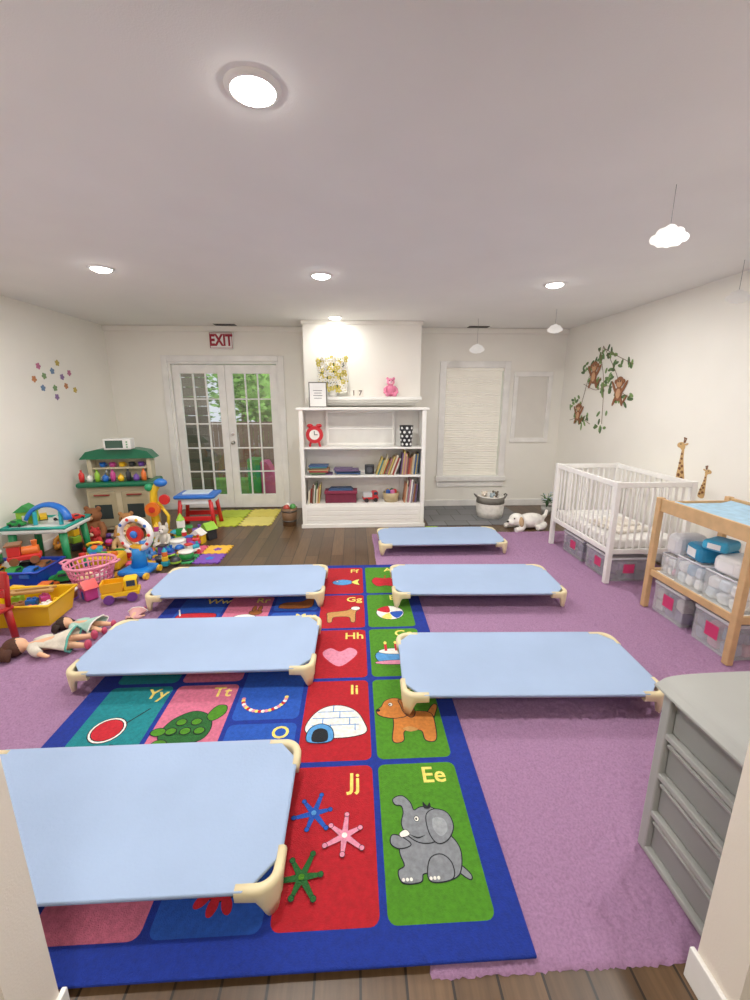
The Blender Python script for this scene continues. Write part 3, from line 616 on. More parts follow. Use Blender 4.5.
def foam(x0,y0,nx,ny,sz,colors,label,z=0):
    b=MB(); ms=[mat(c,.8,.3,80) for c in colors]; k=0
    for j in range(ny):
        for i in range(nx):
            cx=x0+sz*(i+.5); cy=y0+sz*(j+.5); pts=[]
            for s in range(4):
                a=s*PI/2; n=8
                for q in range(n):
                    u=-sz/2+sz*q/n; v=-sz/2+(-.0 if q%2 else .018*sz/.3)*1
                    pts.append((u*math.cos(a)-v*math.sin(a),u*math.sin(a)+v*math.cos(a))); 
                    u2=u+sz/n*.99; pts.append((u2*math.cos(a)-v*math.sin(a),u2*math.sin(a)+v*math.cos(a)))
            b.prism(pts,.012,Matrix.Translation((cx,cy,z)),mi=(i+j*nx)%len(ms))
            b.prism(cat([(sz*.2*math.cos(t_)*(1 if q%2 else .6),sz*.2*math.sin(t_)*(1 if q%2 else .6)) for q,t_ in enumerate([R(36*k2) for k2 in range(10)])],3),.0135,Matrix.Translation((cx,cy,z)),mi=(i+j*nx+2)%len(ms))
    return tag(b.build('foam_mat',ms),label,'foam mat')
foam(-1.95,5.3,1,2,.42,['c8d63c','b8cc3a'],'lime foam puzzle mat in front of the left french door')
foam(-1.52,5.32,1,2,.42,['f0e27a','e8d860'],'yellow foam puzzle mat in front of the right french door')
foam(-2.45,4.02,4,2,.27,['e05a7a','f0b83a','3a9a58','7a4ab0','f07a3a','2a7ad0'],'multicoloured foam puzzle mat beside the left cots')
foam(.9,5.0,1,1,.16,['a4d23c'],'small green foam square right of the bookcase')
# ================================================================= CRIB
cr=thing('crib','white slatted baby crib against the right wall','crib',(2.22,3.37,.014))
LX,LY,HT_=.66,1.06,.915
for x in(0,LX):
    for y in(0,LY): MB().b2(x-.022,x+.022,y-.022,y+.022,0,HT_,bev=.005).build('leg',GLOSSW,cr)
def slats(horiz,x,y0,y1,n):
    b=MB()
    def q(a0,a1,z0,z1,th):
        if horiz: b.b2(a0,a1,x-th,x+th,z0,z1,bev=.003)
        else: b.b2(x-th,x+th,a0,a1,z0,z1,bev=.003)
    q(y0,y1,HT_-.05,HT_-.005,.013); q(y0,y1,.27,.315,.011)
    for i in range(n):
        c=y0+(y1-y0)*(i+1)/(n+1); q(c-.009,c+.009,.315,HT_-.05,.006)
    return b
slats(False,0,.022,LY-.022,13).build('side_rail',GLOSSW,cr); slats(False,LX,.022,LY-.022,13).build('side_rail',GLOSSW,cr)
slats(True,0,.022,LX-.022,9).build('end_rail',GLOSSW,cr); slats(True,LY,.022,LX-.022,9).build('end_rail',GLOSSW,cr)
MB().b2(.014,LX-.014,.014,LY-.014,.29,.31).build('mattress_board',mat('d8d4cc',.6),cr)
tag(MB().b2(2.236,2.22+LX-.016,3.39,3.37+LY-.016,.325,.41,bev=.02).build('crib_mattress',fab('eeebe6')),'white sheeted mattress inside the crib','mattress')
tag(MB().box((0,0,.02),(.36,.4,.035),bev=.015).box((.05,.03,.045),(.2,.28,.03),bev=.012).build('folded_blanket',fab('e0d8cc'),loc=(2.52,3.75,.411),rz=.2),'folded cream blanket lying in the crib','blanket')
# ---- totes
def tote(x,y,z,w,d,h,label,rz=0,fills=('9a86a8',),lab=True,lid=True,group='clear totes with pink labels',seed=1):
    t=thing('storage_tote',label,'storage tote',(x,y,z),rz,group); rr=random.Random(seed)
    b=MB(); T=.004
    b.b2(-w/2,w/2,-d/2,d/2,0,T).b2(-w/2,-w/2+T,-d/2,d/2,T,h).b2(w/2-T,w/2,-d/2,d/2,T,h).b2(-w/2+T,w/2-T,-d/2,-d/2+T,T,h).b2(-w/2+T,w/2-T,d/2-T,d/2,T,h)
    b.build('body',CLEAR,t)
    if lid: MB().b2(-w/2-.006,w/2+.006,-d/2-.006,d/2+.006,h-.01,h+.012,bev=.004).build('lid',mat('d4d6da',.4),t)
    else: MB().tube([(-w/2,-d/2,h),(w/2,-d/2,h),(w/2,d/2,h),(-w/2,d/2,h)],.006,6,True).build('rim',mat('e8eaee',.4),t)
    b=MB()
    nx=4; ny=3
    for k in range(2):
        for i in range(nx):
            for j in range(ny):
                b.box((-w*.36+w*.72*i/(nx-1),-d*.34+d*.68*j/(ny-1),.008+h*(.2+.38*k)),(w*.22,d*.28,h*.36),(rr.uniform(-.2,.2),rr.uniform(-.2,.2),rr.uniform(-.3,.3)),mi=rr.randrange(len(fills)),bev=.015,seg=2)
    b.build('contents',[fab(c) for c in fills],t)
    if lab:
        MB().b2(-w/2-.002,-w/2,-.05,.05,h*.35,h*.75).build('side_label',mat('dc3c74',.6),t)
        MB().b2(-.05,.05,-d/2-.002,-d/2,h*.35,h*.75).build('front_label',mat('dc3c74',.6),t)
    return t
tote(2.44,3.60,.014,.34,.4,.21,'purple-filled tote with pink label under the near end of the crib',fills=('5a3a6a','7a4a86','3e3a5a','805a88'),seed=2)
tote(2.44,4.06,.014,.34,.38,.21,'purple-filled tote with pink label under the far end of the crib',fills=('6c4478','4a3c66','6a4a78'),seed=3)
# ================================================================= CHANGING TABLE
BIR=mat('cfa878',.5,.15,60,.1,14,name='beech_wood')
ct=thing('changing_table','light wooden changing table with an open shelf','changing table',(2.28,2.18,.014)); W_,L_,H_=.53,.76,.88
for x in(0,W_):
    for y in(0,L_): MB().b2(x-.02,x+.02,y-.022,y+.022,0,H_,bev=.004).build('leg',BIR,ct)
for x in(0,W_):
    MB().b2(x-.01,x+.01,.022,L_-.022,H_-.10,H_-.005,bev=.003).build('top_rail',BIR,ct); MB().b2(x-.01,x+.01,.022,L_-.022,.27,.32,bev=.003).build('shelf_rail',BIR,ct)
for y in(0,L_):
    MB().b2(.02,W_-.02,y-.01,y+.01,H_-.10,H_-.03,bev=.003).build('end_rail',BIR,ct); MB().b2(.02,W_-.02,y-.01,y+.01,.27,.32,bev=.003).build('end_rail',BIR,ct)
MB().b2(.012,W_-.012,.012,L_-.012,H_-.09,H_-.072).build('tabletop',mat('f4f0e8',.5),ct)
MB().b2(.012,W_-.012,.012,L_-.012,.285,.30).build('shelf',mat('f4f0e8',.5),ct)
pad=MB(); vs=[];fs=[];nx,ny=16,20
for j in range(ny+1):
    for i in range(nx+1):
        u=i/nx*2-1; v=j/ny*2-1; z=.035+.035*abs(u)**3-.03*max(0,(max(abs(u),abs(v))-.93)/.07)
        vs.append((u*.24,v*.34,z))
for j in range(ny):
    for i in range(nx): a=j*(nx+1)+i; fs.append([a,a+1,a+nx+2,a+nx+1])
pad.add(vs,fs,sm=True).box((0,0,.018),(.48,.68,.034),bev=.01)
tag(pad.build('changing_pad',fab('a8cce4'),loc=(2.28+W_/2,2.18+L_/2,.014+H_-.071)),'pale blue contoured changing pad on the wooden table top','changing pad')
SZ=.315
def bin_(y,w,d,h,label,fills,seed): return tote(2.28+.25,y,SZ,w,d,h,label,fills=fills,lab=False,lid=False,group='clear bins on the changing table shelf',seed=seed)
bin_(2.36,.42,.26,.20,'clear bin of nappies nearest the camera on the changing table shelf',('f8f6f2','eceff4','d8e4ee'),4)
bin_(2.63,.42,.22,.20,'clear bin of white packs in the middle of the changing table shelf',('f4f4f4','dfe8f0','c8d4e0','8ab0cc'),5)
bin_(2.83,.40,.13,.16,'narrow clear bin at the far end of the changing table shelf',('e8e4ea','d8a8b8','f4f4f4'),6)
def bag(loc,sz,col,label,rz=0,name='diaper_pack',cat_='nappy pack'):
    t=thing(name,label,cat_,loc,rz); b=MB(); b.box((0,0,sz[2]/2),sz,bev=min(sz)*.35,seg=3); b.build('pouch',mat(col,.35,.5,20),t)
    MB().box((-sz[0]/2-.001,0,sz[2]/2),(.003,sz[1]*.5,sz[2]*.5),bev=.001).build('print_patch',mat('f4f4f4',.5),t); return t
bag((2.46,2.38,SZ+.20),(.26,.2,.12),'fafaf8','white nappy pack on top of the nearest clear bin',.1)
bag((2.46,2.62,SZ+.20),(.26,.19,.12),'1f8fc0','blue wipes pack on the middle clear bin',-.2)
bag((2.40,2.50,SZ+.325),(.18,.15,.07),'38a8d4','small turquoise wipes pack lying on the nappy packs',.4)
bag((2.46,2.84,SZ+.165),(.24,.14,.16),'eef0f4','pale wipes pack at the far end of the changing table shelf',.0)
for i,(yy) in enumerate((2.40,2.70)):
    tag(MB().lathe([(.018,0),(.05,0),(.055,.004),(.055,.096),(.05,.1),(.018,.1),(.018,0)],n=24).build('paper_roll',mat('faf8f4',.8),loc=(2.67,yy,SZ+.205)),('white paper roll at the near back of the shelf' if i==0 else 'white paper roll at the far back of the shelf'),'paper roll')
tote(2.51,2.355,.014,.40,.29,.23,'clear tote with pink label under the near half of changing table',fills=('9498a8','c88ca0','7a84a0','d0ccc8'),seed=7)
tote(2.51,2.745,.014,.40,.29,.23,'clear tote with pink label under the far half of changing table',fills=('a08898','c8c4c0','7a6890'),seed=8)
# ================================================================= DRAWER CART
GR=mat('a3a4a0',.45,var=.03); GR2=mat('8c8e8a',.45,var=.03)
dc=thing('drawer_cart','grey plastic drawer cart at the lower right beside the wall','drawer cart',(1.04,.825,.016),R(1))
DX,DY,DH=.42,.335,.675
for y in(0,DY):
    MB().b2(0.012,DX,y-.012,y+.012,0,DH-.03,bev=.006).build('side_panel',GR,dc)
MB().b2(DX-.01,DX,.012,DY-.012,0,DH-.03).build('back_panel',GR,dc)
P=cat([(-.012,.002),(DX*.5,0),(DX+.005,.002),(DX,.032),(DX*.75,.042),(DX*.3,.042),(.03,.036),(-.005,.022)],4)
MB().prism([(p[0]-.008,p[1]) for p in P],DY+.05,Matrix.Translation((0,DY+.025,DH-.03))@Matrix.Rotation(R(90),4,'X')).build('top',GR,dc)
for z in(.0,.16,.32,.48):
    MB().b2(-.008,DX-.01,.012,DY-.012,z,z+.022,bev=.004).build('divider',GR,dc)
    z0=z+.026; d=MB()
    d.b2(.010,.022,.030,DY-.030,z0,z0+.128,bev=.004)
    d.b2(.022,DX-.04,.032,.036,z0,z0+.11).b2(.022,DX-.04,DY-.036,DY-.032,z0,z0+.11).b2(.022,DX-.04,.036,DY-.036,z0,z0+.005)
    dr=d.build('drawer',GR2,dc)
    MB().prism([(0,0),(-.014,.003),(-.016,.012),(0,.016)],DY-.075,Matrix.Translation((.010,DY-.0375,z0+.108))@Matrix.Rotation(R(90),4,'X')).build('handle',GR,dr)
for y in(.010,DY-.010): MB().b2(-.010,.02,y-.018,y+.018,0,DH-.03,bev=.006).build('post',GR,dc)
# ================================================================= TOYS ON THE LEFT
tk=thing('toy_kitchen','beige toy kitchen with green counter and roof in the left corner','toy kitchen',(-2.90,5.30,0),R(8))
BE=pl('d4c8a8'); GN=pl('0c6c4a')
MB().b2(-.36,.36,-.15,.15,.03,.58,bev=.02).b2(-.34,-.26,-.13,.13,0,.03).b2(.26,.34,-.13,.13,0,.03).build('cabinet',BE,tk)
MB().box((0,-.02,.61),(.86,.42,.06),bev=.025).build('counter',GN,tk)
for x in(-.18,.18):
    d=MB().box((x,-.158,.30),(.3,.02,.44),bev=.01).build('door',pl('b4a888'),tk)
    MB().cyl((x-.08,-.185,.48),(x+.08,-.185,.48),.010).box((x-.08,-.175,.48),(.012,.02,.012)).box((x+.08,-.175,.48),(.012,.02,.012)).build('handle',pl('9a3a34'),d)
    MB().box((x,-.170,.27),(.19,.004,.18),bev=.002).build('oven_window',mat('3a4444',.2),d)
MB().b2(-.36,.36,.11,.15,.64,.92,bev=.012).b2(-.36,-.31,-.02,.11,.64,.92,bev=.01).b2(.31,.36,-.02,.11,.64,.92,bev=.01).b2(-.31,.31,-.0,.11,.77,.79).build('back_panel',BE,tk)
MB().prism([(-.42,0),(.42,0),(.34,.09),(.2,.12),(-.2,.12),(-.34,.09)],.22,Matrix.Translation((0,.16,.90))@Matrix.Rotation(R(90),4,'X')).build('roof',GN,tk)
MB().lathe([(0,0),(.02,0),(.09,.035),(.094,.04),(.085,.04),(.02,.01),(0,.01)],c=(-.17,-.04,.625)).build('sink',mat('c4c8c8',.3),tk)
for k in(0,1): MB().lathe([(.03,.0),(.06,0),(.06,.008),(.03,.008)],c=(.14+.14*k,-.04,.641)).build('burner',pl('30302e'),tk)
MB().tube([(-.17,.1,.64),(-.17,.1,.74),(-.17,.04,.76),(-.17,.01,.73)],.01,8).build('faucet',pl('c8c8c8'),tk)
mw=thing('toy_microwave','white toy microwave with dark door on the toy kitchen roof','toy microwave',(-2.84,5.24,1.021),R(8))
MB().box((0,0,.065),(.3,.15,.13),bev=.012).build('case',pl('ececE8'),mw); MB().box((-.03,-.077,.065),(.19,.004,.09),bev=.001).build('door',mat('3a5a4c',.2),mw)
for k in range(3): MB().cyl((.11,-.075,.03+.03*k),(.11,-.082,.03+.03*k),.009,n=10).build('button',pl('4a9a5a'),mw)
tc=[('d8302c','red'),('f4c224','yellow'),('2a9644','green'),('1c68c8','blue'),('e8722a','orange'),('f0ece4','white'),('2c2e34','black'),('8a5832','brown'),('c84490','magenta'),('2ca8c0','turquoise'),('94ca38','lime'),('724aa8','violet')]
for i in range(9):
    c=tc[(i*5)%12]; x=-2.90-.36+.085*i; y=5.30-.19+.012*i
    b=MB(); 
    if i%2: b.lathe([(0,0),(.028,0),(.036,.03),(.03,.065),(.012,.08),(0,.082)]).cyl((0,0,.078),(.004,0,.098),.005,n=8)
    else: b.lathe([(0,0),(.026,0),(.03,.05),(.028,.1),(.012,.12),(.012,.145),(.016,.145),(0,.147)],n=16)
    tag(b.build('toy_food',pl(c[0]),loc=(x,y,.641)),'%s toy %s on the green kitchen counter'%(c[1],'fruit' if i%2 else 'bottle'),'toy food','toy food on the kitchen counter')
for i in range(5):
    c=tc[(i*5+3)%12]; tag(MB().lathe([(0,0),(.03,0),(.036,.055),(.032,.055),(.026,.006),(0,.006)],n=18).tube([(.033,0,.045),(.052,0,.035),(.05,0,.018),(.031,0,.012)],.005,6).build('toy_cup',pl(c[0]),loc=(-3.12+.11*i,5.325+.014*i,.791)),'%s toy cup on the upper shelf of the toy kitchen'%c[1],'toy cup','toy cups in the toy kitchen')
p=onz(195,529,0); pt=thing('play_table','small blue topped play table with red legs by the doors','play table',(p.x+.03,p.y+.14,0),R(3))
MB().box((0,0,.42),(.50,.38,.045),bev=.02).build('tabletop',pl('1c6cd0'),pt); MB().box((0,0,.36),(.42,.30,.08),bev=.01).build('apron',pl('eef2f6'),pt)
MB().box((0,0,.452),(.32,.22,.022),bev=.008).build('table_inset',pl('d8e8f4'),pt)
for x in(-1,1):
    for y in(-1,1): MB().tube([(x*.18,y*.13,.38),(x*.20,y*.15,.2),(x*.22,y*.16,0)],[.028,.024,.03],10).build('leg',pl('d4282a'),pt)
for y in(-.155,.155): MB().box((0,y,.14),(.4,.02,.06),bev=.008).build('crossbar',pl('d4282a'),pt)
p=onz(160,536,0); at=thing('activity_stand','yellow toy activity stand with blue and red spinners','activity toy',(p.x,p.y,0),R(0))
MB().box((0,0,.03),(.26,.2,.06),bev=.025).build('base',pl('e8b420'),at); MB().tube([(-.02,.02,.05),(-.05,.03,.3),(-.02,.02,.55),(.06,0,.66)],[.055,.046,.042,.036],12).build('post',pl('f4ca2c'),at)
MB().cyl((-.03,-.01,.34),(-.03,-.05,.34),.085,n=24).build('spinner',pl('f07a2a'),at); MB().cyl((-.03,-.05,.34),(-.03,-.065,.34),.035,n=16).build('hub',pl('d8342c'),at)
MB().ell((.09,-.02,.66),(.075,.055,.05)).build('head_lamp',pl('2a78d8'),at); MB().ell((-.06,.0,.6),(.05,.045,.045)).build('knob',pl('2aa06a'),at); MB().tube([(.1,0,.06),(.13,0,.25),(.02,.02,.42)],.02,8).build('side_arm',pl('f4ca2c'),at)
MB().cyl((.12,-.02,.46),(.12,-.05,.46),.06,n=20).build('disc',pl('d8302c'),at)
p=onz(132,582,0); rw=thing('activity_walker','toy walker with a white picture ring and blue base','activity toy',(p.x,p.y+.14,.014),R(-8)); WX,WY=p.x,p.y+.14
MB().box((0,0,.05),(.26,.26,.05),bev=.022).build('base',pl('1c7cd0'),rw)
for x in(-1,1):
    for y in(-1,1): MB().cyl((x*.12,y*.1,.03),(x*.15,y*.1,.03),.03).build('wheel',pl('f0bc2c'),rw)
MB().tube([(0,.02,.07),(0,.03,.18),(0,.02,.26)],[.07,.06,.05],12).build('post',pl('2088d8'),rw)
MB().tube([(.145*math.cos(a),0.02,.39+.145*math.sin(a)) for a in [2*PI*k/32 for k in range(32)]],.028,12,True,flat=.9).build('ring',pl('f4f2ee'),rw)
b=MB(); 
for k in range(10): a=2*PI*k/10; b.ell((.145*math.cos(a),-.008,.39+.145*math.sin(a)),(.016,.006,.016),mi=k%3,n=10)
b.build('ring_dots',[pl('e0342c'),pl('2a6cc0'),pl('f0b82c')],rw)
MB().cyl((0,.03,.39),(0,.0,.39),.075,n=24).build('dial',pl('e0382c'),rw); MB().ell((0,-.005,.39),(.035,.02,.035)).build('dial_knob',pl('2a78d8'),rw)
MB().box((0,.02,.26),(.12,.06,.05),bev=.015).build('clamp',pl('f0bc2c'),rw)
p=onz(82,594,0); pb=thing('plastic_basket','pink lattice plastic basket on the purple rug','basket',(p.x,p.y+.17,.014))
b=MB(); n=28
for k in range(n):
    a=2*PI*k/n; b.tube([(.135*math.cos(a),.135*math.sin(a),.02),(.185*math.cos(a),.185*math.sin(a),.2)],.007,6)
for z,r in((.02,.137),(.065,.150),(.11,.162),(.155,.174)): b.tube([(r*math.cos(a),r*math.sin(a),z) for a in [2*PI*k/32 for k in range(32)]],.007,6,True)
b.lathe([(0,.012),(.138,.014),(.14,.03)]); b.build('lattice_body',pl('e080a0'),pb)
MB().tube([(.19*math.cos(a),.19*math.sin(a),.205) for a in [2*PI*k/36 for k in range(36)]],.013,8,True).build('rim',pl('ea90ac'),pb)
for s in(-1,1): MB().tube([(s*.19,-.05,.205),(s*.235,-.03,.215),(s*.235,.03,.215),(s*.19,.05,.205)],.01,8).build('handle',pl('ea90ac'),pb)
for i,(c,n_) in enumerate((('f0ece4','white'),('d85a80','dark pink'),('f0d8a0','cream'))):
    tag(MB().box((0,0,.04),(.11,.08,.07),bev=.025,seg=3).ell((.03,.01,.08),(.03,.03,.02)).build('toy_teapot',pl(c),loc=(pb.location.x+.06*math.cos(i*2.1),pb.location.y+.06*math.sin(i*2.1),.045+.0)),'%s toy piece inside the pink basket'%n_,'toy piece','toy pieces in the pink basket')
def openbin(x,y,w,d,h,col,label,rz=0):
    t=thing('toy_bin',label,'toy bin',(x,y,.014),rz); b=MB()
    def P(o,z): return [(-w/2-o,-d/2-o,z),(w/2+o,-d/2-o,z),(w/2+o,d/2+o,z),(-w/2-o,d/2+o,z)]
    v=P(-.03,0)+P(0,h)+P(-.006,h)+P(-.036,.008)
    b.add(v,[[3,2,1,0]]+[[i,(i+1)%4,4+(i+1)%4,4+i] for i in range(4)]+[[4+i,4+(i+1)%4,8+(i+1)%4,8+i] for i in range(4)]+[[8+i,8+(i+1)%4,12+(i+1)%4,12+i] for i in range(4)]+[[12,13,14,15]])
    b.build('body',pl(col),t)
    MB().tube(P(.006,h),.011,8,True).build('rim',pl(col),t); return t
openbin(-2.42,2.98,.46,.34,.17,'f0c010','yellow plastic bin of toys on the purple rug',R(4))
openbin(-3.0,3.60,.62,.36,.17,'1440b8','blue plastic bin of toy cars by the left wall',R(2))
def car(loc,s,c,label,rz,group):
    t=thing('toy_car',label,'toy car',loc,rz,group)
    MB().prism([(-.09,.02),(.09,.02),(.09,.045),(.05,.055),(.025,.08),(-.035,.08),(-.06,.055),(-.09,.05)],.07,Matrix.Diagonal((s,s,s,1))@Matrix.Translation((0,.035,0))@Matrix.Rotation(R(90),4,'X')).build('body',pl(c),t)
    for x in(-.055,.055):
        MB().cyl((x*s,-.042*s,.02*s),(x*s,.042*s,.02*s),.02*s,n=14).build('wheels',pl('1c1c20'),t)
    MB().box((-.005*s,0,.066*s),(.05*s,.074*s,.018*s)).build('window',mat('34424c',.2),t)
def toy(kind,loc,s,c,label,rz,group=None):
    col=pl(c[0]); c2=pl(tc[(tc.index(c)+4)%12][0]); c3=pl(tc[(tc.index(c)+7)%12][0])
    if kind=='stacking_rings':
        t=thing(kind,label,'stacking rings',loc,rz,group); MB().lathe([(0,0),(.06*s,0),(.06*s,.012*s),(.012*s,.015*s),(.010*s,.16*s),(0,.165*s)],n=20).build('base',pl('f4f0e8'),t)
        for k,m in enumerate((col,c2,c3,col)):
            r=(.044-.007*k)*s; MB().tube([(r*math.cos(a),r*math.sin(a),(.034+.032*k)*s) for a in [2*PI*q/20 for q in range(20)]],.017*s,8,True).build('ring',m,t)
    elif kind=='toy_phone':
        t=thing(kind,label,'toy phone',loc,rz,group); MB().box((0,0,.035*s),(.15*s,.12*s,.07*s),bev=.02*s).build('body',col,t); MB().tube([(-.08*s,.02*s,.09*s),(-.05*s,.02*s,.115*s),(.05*s,.02*s,.115*s),(.08*s,.02*s,.09*s)],[.024*s,.015*s,.015*s,.024*s],10).build('handset',c2,t); MB().cyl((0,-.03*s,.066*s),(0,-.035*s,.078*s),.035*s).build('dial',c3,t)
    elif kind=='toy_train':
        t=thing(kind,label,'toy train',loc,rz,group); MB().box((0,0,.045*s),(.18*s,.08*s,.035*s),bev=.008*s).box((-.05*s,0,.095*s),(.07*s,.08*s,.07*s),bev=.008*s).build('body',col,t); MB().cyl((-.01*s,0,.085*s),(.08*s,0,.085*s),.03*s).cyl((.06*s,0,.1*s),(.06*s,0,.15*s),.012*s,.018*s).build('boiler',c2,t); MB().box((-.05*s,0,.138*s),(.09*s,.095*s,.014*s),bev=.004*s).build('roof',c3,t)
        for x in(-.055,.055): MB().cyl((x*s,-.048*s,.026*s),(x*s,.048*s,.026*s),.026*s).build('wheels',c3,t)
    elif kind=='toy_ball':
        t=thing(kind,label,'ball',loc,rz,group); MB().ell((0,0,.055*s),.055*s,n=24).build('body',col,t); MB().lathe([(.0545*s,.045*s),(.0565*s,.055*s),(.0545*s,.065*s)],n=24).build('stripe',c2,t)
    elif kind=='toy_house':
        t=thing(kind,label,'toy house',loc,rz,group); MB().box((0,0,.06*s),(.15*s,.11*s,.12*s),bev=.01*s).build('walls',col,t); MB().prism([(-.09*s,0),(.09*s,0),(0,.07*s)],.13*s,Matrix.Translation((0,.065*s,.12*s))@Matrix.Rotation(R(90),4,'X')).build('roof',c2,t); MB().box((0,-.056*s,.045*s),(.045*s,.006*s,.08*s),bev=.002).build('door',c3,t)
    elif kind=='toy_pot':
        t=thing(kind,label,'toy pot',loc,rz,group); MB().lathe([(0,0),(.05*s,0),(.06*s,.06*s),(.055*s,.06*s),(.046*s,.006*s),(0,.006*s)]).build('body',col,t); MB().tube([(.058*s,0,.05*s),(.13*s,0,.06*s)],.010*s,8).build('handle',c2,t)
    elif kind=='toy_drum':
        t=thing(kind,label,'toy drum',loc,rz,group); MB().lathe([(0,0),(.075*s,0),(.075*s,.09*s),(0,.09*s)],n=28).build('shell',col,t); MB().lathe([(0,.095*s),(.078*s,.095*s),(.08*s,.08*s),(.076*s,.08*s)],n=28).build('drum_head',pl('f6f2ea'),t); MB().lathe([(.076*s,0),(.08*s,0),(.08*s,.015*s),(.076*s,.015*s)],n=28).build('rim',c2,t)
    elif kind=='toy_tower':
        t=thing(kind,label,'toy tower',loc,rz,group)
        for k,m in enumerate((col,c2,c3)): MB().box((0,0,(.045+.085*k)*s),((.11-.015*k)*s,(.11-.015*k)*s,.08*s),(0,0,.3*k),bev=.008*s).build('block',m,t)
        MB().cyl((0,0,.255*s),(0,0,.33*s),.045*s,.004*s).build('spire',col,t)
    return t
rr=random.Random(21); k=0
for j in range(2):
    for i in range(4):
        c=tc[k]; car((-3.22+.145*i,3.52+.15*j,.03+.085),1.1,c[0],'%s toy car in the blue bin'%c[1],1.57+rr.uniform(-.15,.15),'toy cars in the blue bin'); k+=1
toy('toy_drum',(-3.18,3.60,.205),1.1,tc[2],'green toy drum heaped on top of the blue bin',0)
toy('toy_train',(-2.90,3.62,.205),1.3,tc[0],'red toy train heaped on top of the blue bin',.5)
k=0
for j in range(2):
    for i in range(4):
        c=tc[(k*5+2)%12]; q=(-2.56+.1*i,2.92+.13*j,.075)
        b=MB(); b.box((0,0,.03),(.075,.06,.055),bev=.008).cyl((-.018,0,.055),(-.018,0,.068),.012,n=12).cyl((.018,0,.055),(.018,0,.068),.012,n=12)
        tag(b.build('toy_brick',pl(c[0]),loc=(q[0],q[1],q[2]+.03*((i+j)%2)),rz=rr.uniform(0,3)),'%s toy brick in the yellow bin'%c[1],'toy brick','toy bricks in the yellow bin'); k+=1
tag(MB().box((0,0,.012),(.3,.035,.02),bev=.004).box((0,.06,.012),(.3,.02,.02),bev=.004).box((-.12,.03,.012),(.02,.09,.014)).box((.12,.03,.012),(.02,.09,.014)).build('wooden_track',mat('b88a50',.6,.2,40,.15,10),loc=(-2.44,3.02,.188),rz=.25),'wooden toy track lying across the yellow bin','toy track')
tt=thing('train_table','white and teal activity table by the left wall','activity table',(-3.02,4.12,0),R(4))
MB().box((0,0,.40),(.56,.46,.05),bev=.02).build('tabletop',pl('e4ece8'),tt); MB().tube([(-.27,-.22,.43),(.27,-.22,.43),(.27,.22,.43),(-.27,.22,.43)],.018,8,True).build('rim',pl('14a090'),tt)
for x in(-1,1):
    for y in(-1,1): MB().tube([(x*.22,y*.17,.38),(x*.24,y*.19,0)],[.035,.028],10).build('leg',pl('1f9058'),tt)
sl=thing('toy_slide','curved blue toy track ramp on the teal activity table','toy ramp',(-2.95,4.03,.432),0)
MB().tube([(.2*math.cos(a),-.02+.14*math.sin(a)*.4,.02+.17*math.sin(a)) for a in [R(10+160*k/14) for k in range(15)]],.036,10,flat=.5).build('ramp',pl('1068c8'),sl)
for x in(-.12,.12): MB().cyl((x,0,0),(x,.01,.13),.018).build('support',pl('2aa8b8'),sl)
for i,(c,x,y) in enumerate(((2,-3.22,4.0),(0,-2.80,4.2),(1,-3.14,4.24),(5,-2.95,4.22))):
    car((x,y,.427),.8,tc[c][0],'%s toy car on the teal activity table'%tc[c][1],i*1.1,'toy cars on the teal table')
toy('toy_house',(-3.2,4.12,.427),1.0,tc[10],'lime toy house on the teal activity table',.2)
yt=thing('play_tray','low yellow play tray on the floor among the plush toys','toy tray',(-2.48,3.98,.0),R(5))
MB().box((0,0,.07),(.40,.22,.14),bev=.03).build('base',pl('ecb41c'),yt); 
for i,c in enumerate((0,3,2,4)): MB().cyl((-.14+.095*i,-.04,.14),(-.14+.095*i,-.04,.17),.03,n=16).build('button',pl(tc[c][0]),yt)
toy('toy_phone',(-2.56,4.04,.141),.8,tc[9],'turquoise toy phone on the low yellow tray',.3)
for i,(x,y,c) in enumerate(((-2.60,3.62,2),(-2.60,3.40,4),(-3.2,3.28,6),(-2.94,3.26,0))):
    car((x,y,.016),1.2,tc[c][0],'%s toy car on the purple rug beside the bins'%tc[c][1],i*1.3+.4,'loose toy cars on the rug')
# plush pile
bears=[(-3.0,4.80,1.35,'8a5632','c8986a','large brown teddy bear leaning by the toy kitchen',-5,1,'teddy_bear','teddy bear'),
(-2.66,4.84,1.1,'b07c4a','e4c89c','tan teddy bear right of the large brown bear',10,1,'teddy_bear','teddy bear'),
(-2.50,4.45,.95,'c8a06c','ecdcc4','light tan bear in front of the plush pile',20,1,'teddy_bear','teddy bear'),
(-2.12,4.56,.8,'d4ccc0','ece4dc','pale long-eared plush bunny beside the yellow stand',-15,2.2,'plush_bunny','plush bunny'),
(-2.82,4.50,.85,'c83434','ecccac','small red plush toy in the plush pile',-20,1,'plush_toy','plush toy'),
(-2.16,4.18,.65,'4a80c4','e8e4dc','small blue plush toy on the multicoloured foam mat',25,1,'plush_toy','plush toy'),
(-3.24,4.62,.8,'d8923a','f0d4a4','orange plush toy by the left wall',15,1,'plush_toy','plush toy')]
occ=[]
for x,y,s,c,m,l,rz,er,nm,ct_ in bears:
    z=.0145 if (-2.46<x<-1.36 and 4.0<y<4.57) else 0
    teddy((x,y,z),s,c,m,l,R(rz),er if er!=1 else 1.0,nm,ct_); occ.append((x,y-.045*s,.12*s))
occ+=[(at.location.x,at.location.y,.16),(WX,WY,.18),(pb.location.x,pb.location.y,.22),(-2.60,3.62,.11),(-2.60,3.40,.11),(-3.2,3.28,.11),(-2.94,3.26,.11)]
rects=[(-3.34,-2.70,3.84,4.40),(-2.72,-2.24,3.83,4.13),(-3.4,-2.64,3.38,3.84),(-3.4,-2.42,5.0,5.6),(-2.26,-1.66,4.95,5.5),(-2.72,-2.1,2.7,3.22)]
